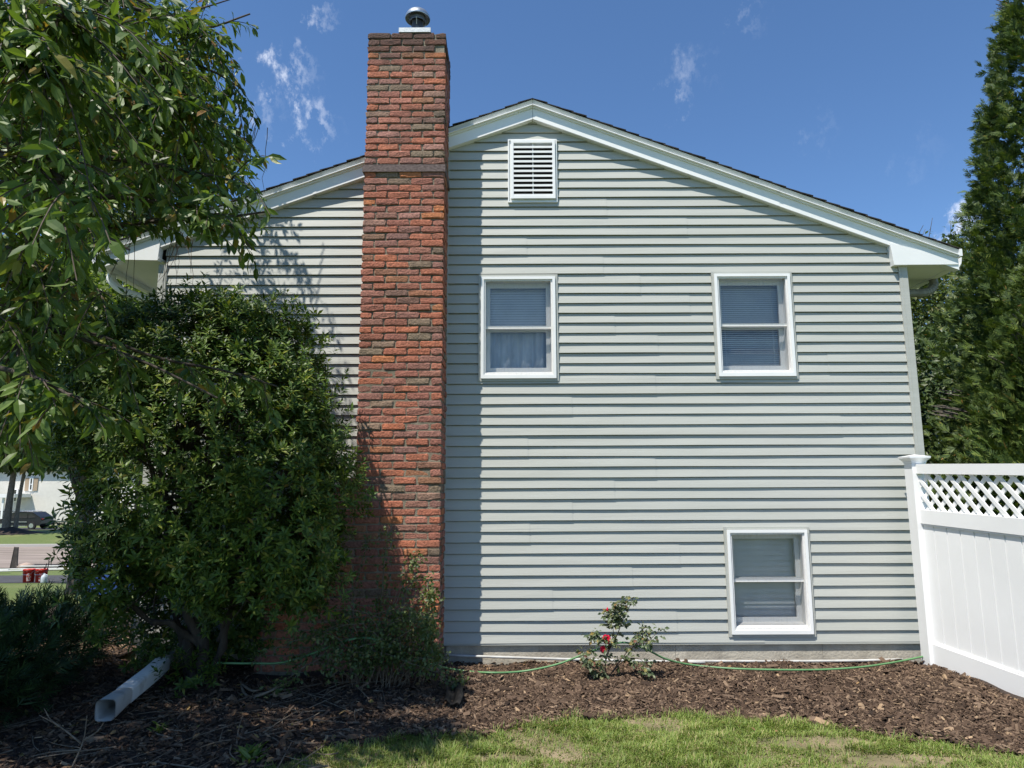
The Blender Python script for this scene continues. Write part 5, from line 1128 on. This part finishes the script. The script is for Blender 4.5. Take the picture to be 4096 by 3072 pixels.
    for wx in (-1.45, 1.45):
        w = MB().tube([(cx + wx, 61.02, z + .36), (cx + wx, 61.26, z + .36)], .37, 20).build('tyre', M['tyre'], o); MB().tube([(cx + wx, 61.0, z + .36), (cx + wx, 61.1, z + .36)], .22, 14).build('rim', M['chrome'], w)
        MB().tube([(cx + wx, 62.76, z + .36), (cx + wx, 62.98, z + .36)], .37, 20).build('tyre', M['tyre'], o)
    MB().box((cx - .95, 60.99, z + .30), (cx + .95, 61.08, z + .36)).build('side_step', M['chrome'], o); MB().box((cx - .85, 61.0, z + .70), (cx + 1.0, 61.03, z + .76)).build('side_moulding', M['chrome'], o)
    for yy in (61.35, 62.65): MB().tube([(cx - .3, yy, z + 1.70), (cx + .5, yy, z + 1.76), (cx + 1.3, yy, z + 1.71)], .03, 6).build('roof_rail', M['chrome'], o)
    MB().box((cx + 2.24, 61.2, z + .85), (cx + 2.36, 61.5, z + 1.05)).build('tail_light', M['red'], o); MB().box((cx - 1.0, 60.92, z + 1.08), (cx - .85, 61.05, z + 1.22)).build('mirror', M['car'], o)
    # cream house across the road
    z = float(gz(74)); hx0, hx1 = -66, -42; o = empty('far_house', (-54, 74, z), 'cream clapboard house with tan shutters across the road', 'house')
    mb = MB()
    for k in range(48):
        zz = z + .5 + k * .12; mb.add([(hx0, 73.98, zz), (hx1, 73.98, zz), (hx1, 74.0, zz + .12), (hx0, 74.0, zz + .12), (hx0, 74.0, zz), (hx1, 74.0, zz)], [(0, 1, 2, 3), (4, 5, 1, 0)])
    mb.box((hx0, 74.001, z + .5), (hx1, 82, z + 6.2)); mb.build('wall', M['cream'], o); MB().box((hx0 + .05, 74.05, z - .3), (hx1 - .05, 81.9, z + .495)).build('foundation', M['concrete'], o)
    mb = MB(); mb.prism([(hx0 - .4, z + 6.2), (hx1 + .4, z + 6.2), (hx1 + .4, z + 6.35), (hx0 - .4, z + 6.35)], 73.5, 82.5); mb.hexa([(hx0 - .4, 73.5, z + 6.351), (hx1 + .4, 73.5, z + 6.351), (hx1 + .4, 82.5, z + 6.351), (hx0 - .4, 82.5, z + 6.351), (hx0 - .4, 77.9, z + 8.6), (hx1 + .4, 77.9, z + 8.6), (hx1 + .4, 78.1, z + 8.6), (hx0 - .4, 78.1, z + 8.6)]); mb.build('roof', M['shingle'], o)
    for (px, py0, py1, wpx, shut) in ((66, 1060, 1004 + 6, 8.0, 1), (30, 1073, 1050, 14, 0)):
        p = at(px, py0, 73.9); q = at(px, py1, 73.9); ww = wpx * 1.85 / FPX * 81 * .5; a, b, c, d = p[0] - ww, p[0] + ww, p[2] - (1.5 if shut else .6), p[2] + (.0 if shut else .9)
        if shut: c, d = at(66, 1060, 73.9)[2], at(66, 1060, 73.9)[2] + 1.5
        wd = frame_strip(MB(), a, b, c, d, .11, 73.86, 73.99).build('window', M['trim'], o); MB().add([(a + .1, 73.93, c + .1), (b - .1, 73.93, c + .1), (b - .1, 73.93, d - .1), (a + .1, 73.93, d - .1)], [(0, 1, 2, 3)]).build('pane', M['car_glass'], wd); MB().box((a + .1, 73.88, (c + d) / 2 - .04), (b - .1, 73.92, (c + d) / 2 + .04)).build('sash_bar', M['trim'], wd)
        if shut:
            for s in (-1, 1): X0 = a - .52 if s < 0 else b + .04; MB().box((X0, 73.90, c), (X0 + .48, 73.98, d)).build('shutter', M['tan'], o)
    xp0, xp1 = at(-20, 1120, 71.5)[0], at(26, 1120, 71.5)[0]; zp = at(0, 1124, 71.5)[2]
    MB().box((xp0, 71.4, zp - .18), (xp1, 73.9, zp)).build('porch_floor', M['trim'], o); MB().box((xp0, 71.5, z - .3), (xp1 - .1, 73.9, zp - .181)).build('porch_base', M['cream'], o)
    for x in (xp0 + .2, (xp0 + xp1) / 2, xp1 - .2): MB().box((x - .1, 71.45, zp), (x + .1, 71.65, zp + 2.5)).build('porch_column', M['trim'], o)
    MB().box((xp0 - .2, 71.2, zp + 2.5), (xp1 + .2, 73.9, zp + 2.9)).build('porch_roof', M['trim'], o)
    mb = MB(); mb.box((xp0, 71.5, zp + .95), (xp1, 71.58, zp + 1.03)).build('handrail', M['black'], o)
    for k in range(int((xp1 - xp0) / .16)): MB().box((xp0 + k * .16, 71.52, zp), (xp0 + k * .16 + .035, 71.56, zp + .95)).build('baluster', M['black'], o)
    dz = zp - (z + .1); mb = MB()
    mb.hexa([(xp1 + .1, 71.5, zp + .9), (xp1 + 2.2, 71.5, z + .95), (xp1 + 2.2, 71.58, z + .95), (xp1 + .1, 71.58, zp + .9), (xp1 + .1, 71.5, zp + .98), (xp1 + 2.2, 71.5, z + 1.03), (xp1 + 2.2, 71.58, z + 1.03), (xp1 + .1, 71.58, zp + .98)]); mb.build('stair_rail', M['black'], o)
    for k in range(12): f = k / 11; xx = xp1 + .1 + 2.05 * f; zt = zp + .9 + (z + .95 - zp - .9) * f; MB().box((xx, 71.52, zt - .9), (xx + .035, 71.56, zt)).build('baluster', M['black'], o)
    for k in range(5): xx = xp1 + .42 * k; zt = zp - (zp - z) * (k + 1) / 6; MB().box((xx, 71.6, z - .3), (xx + .43, 73.5, zt)).build('step', M['concrete'], o)
street()
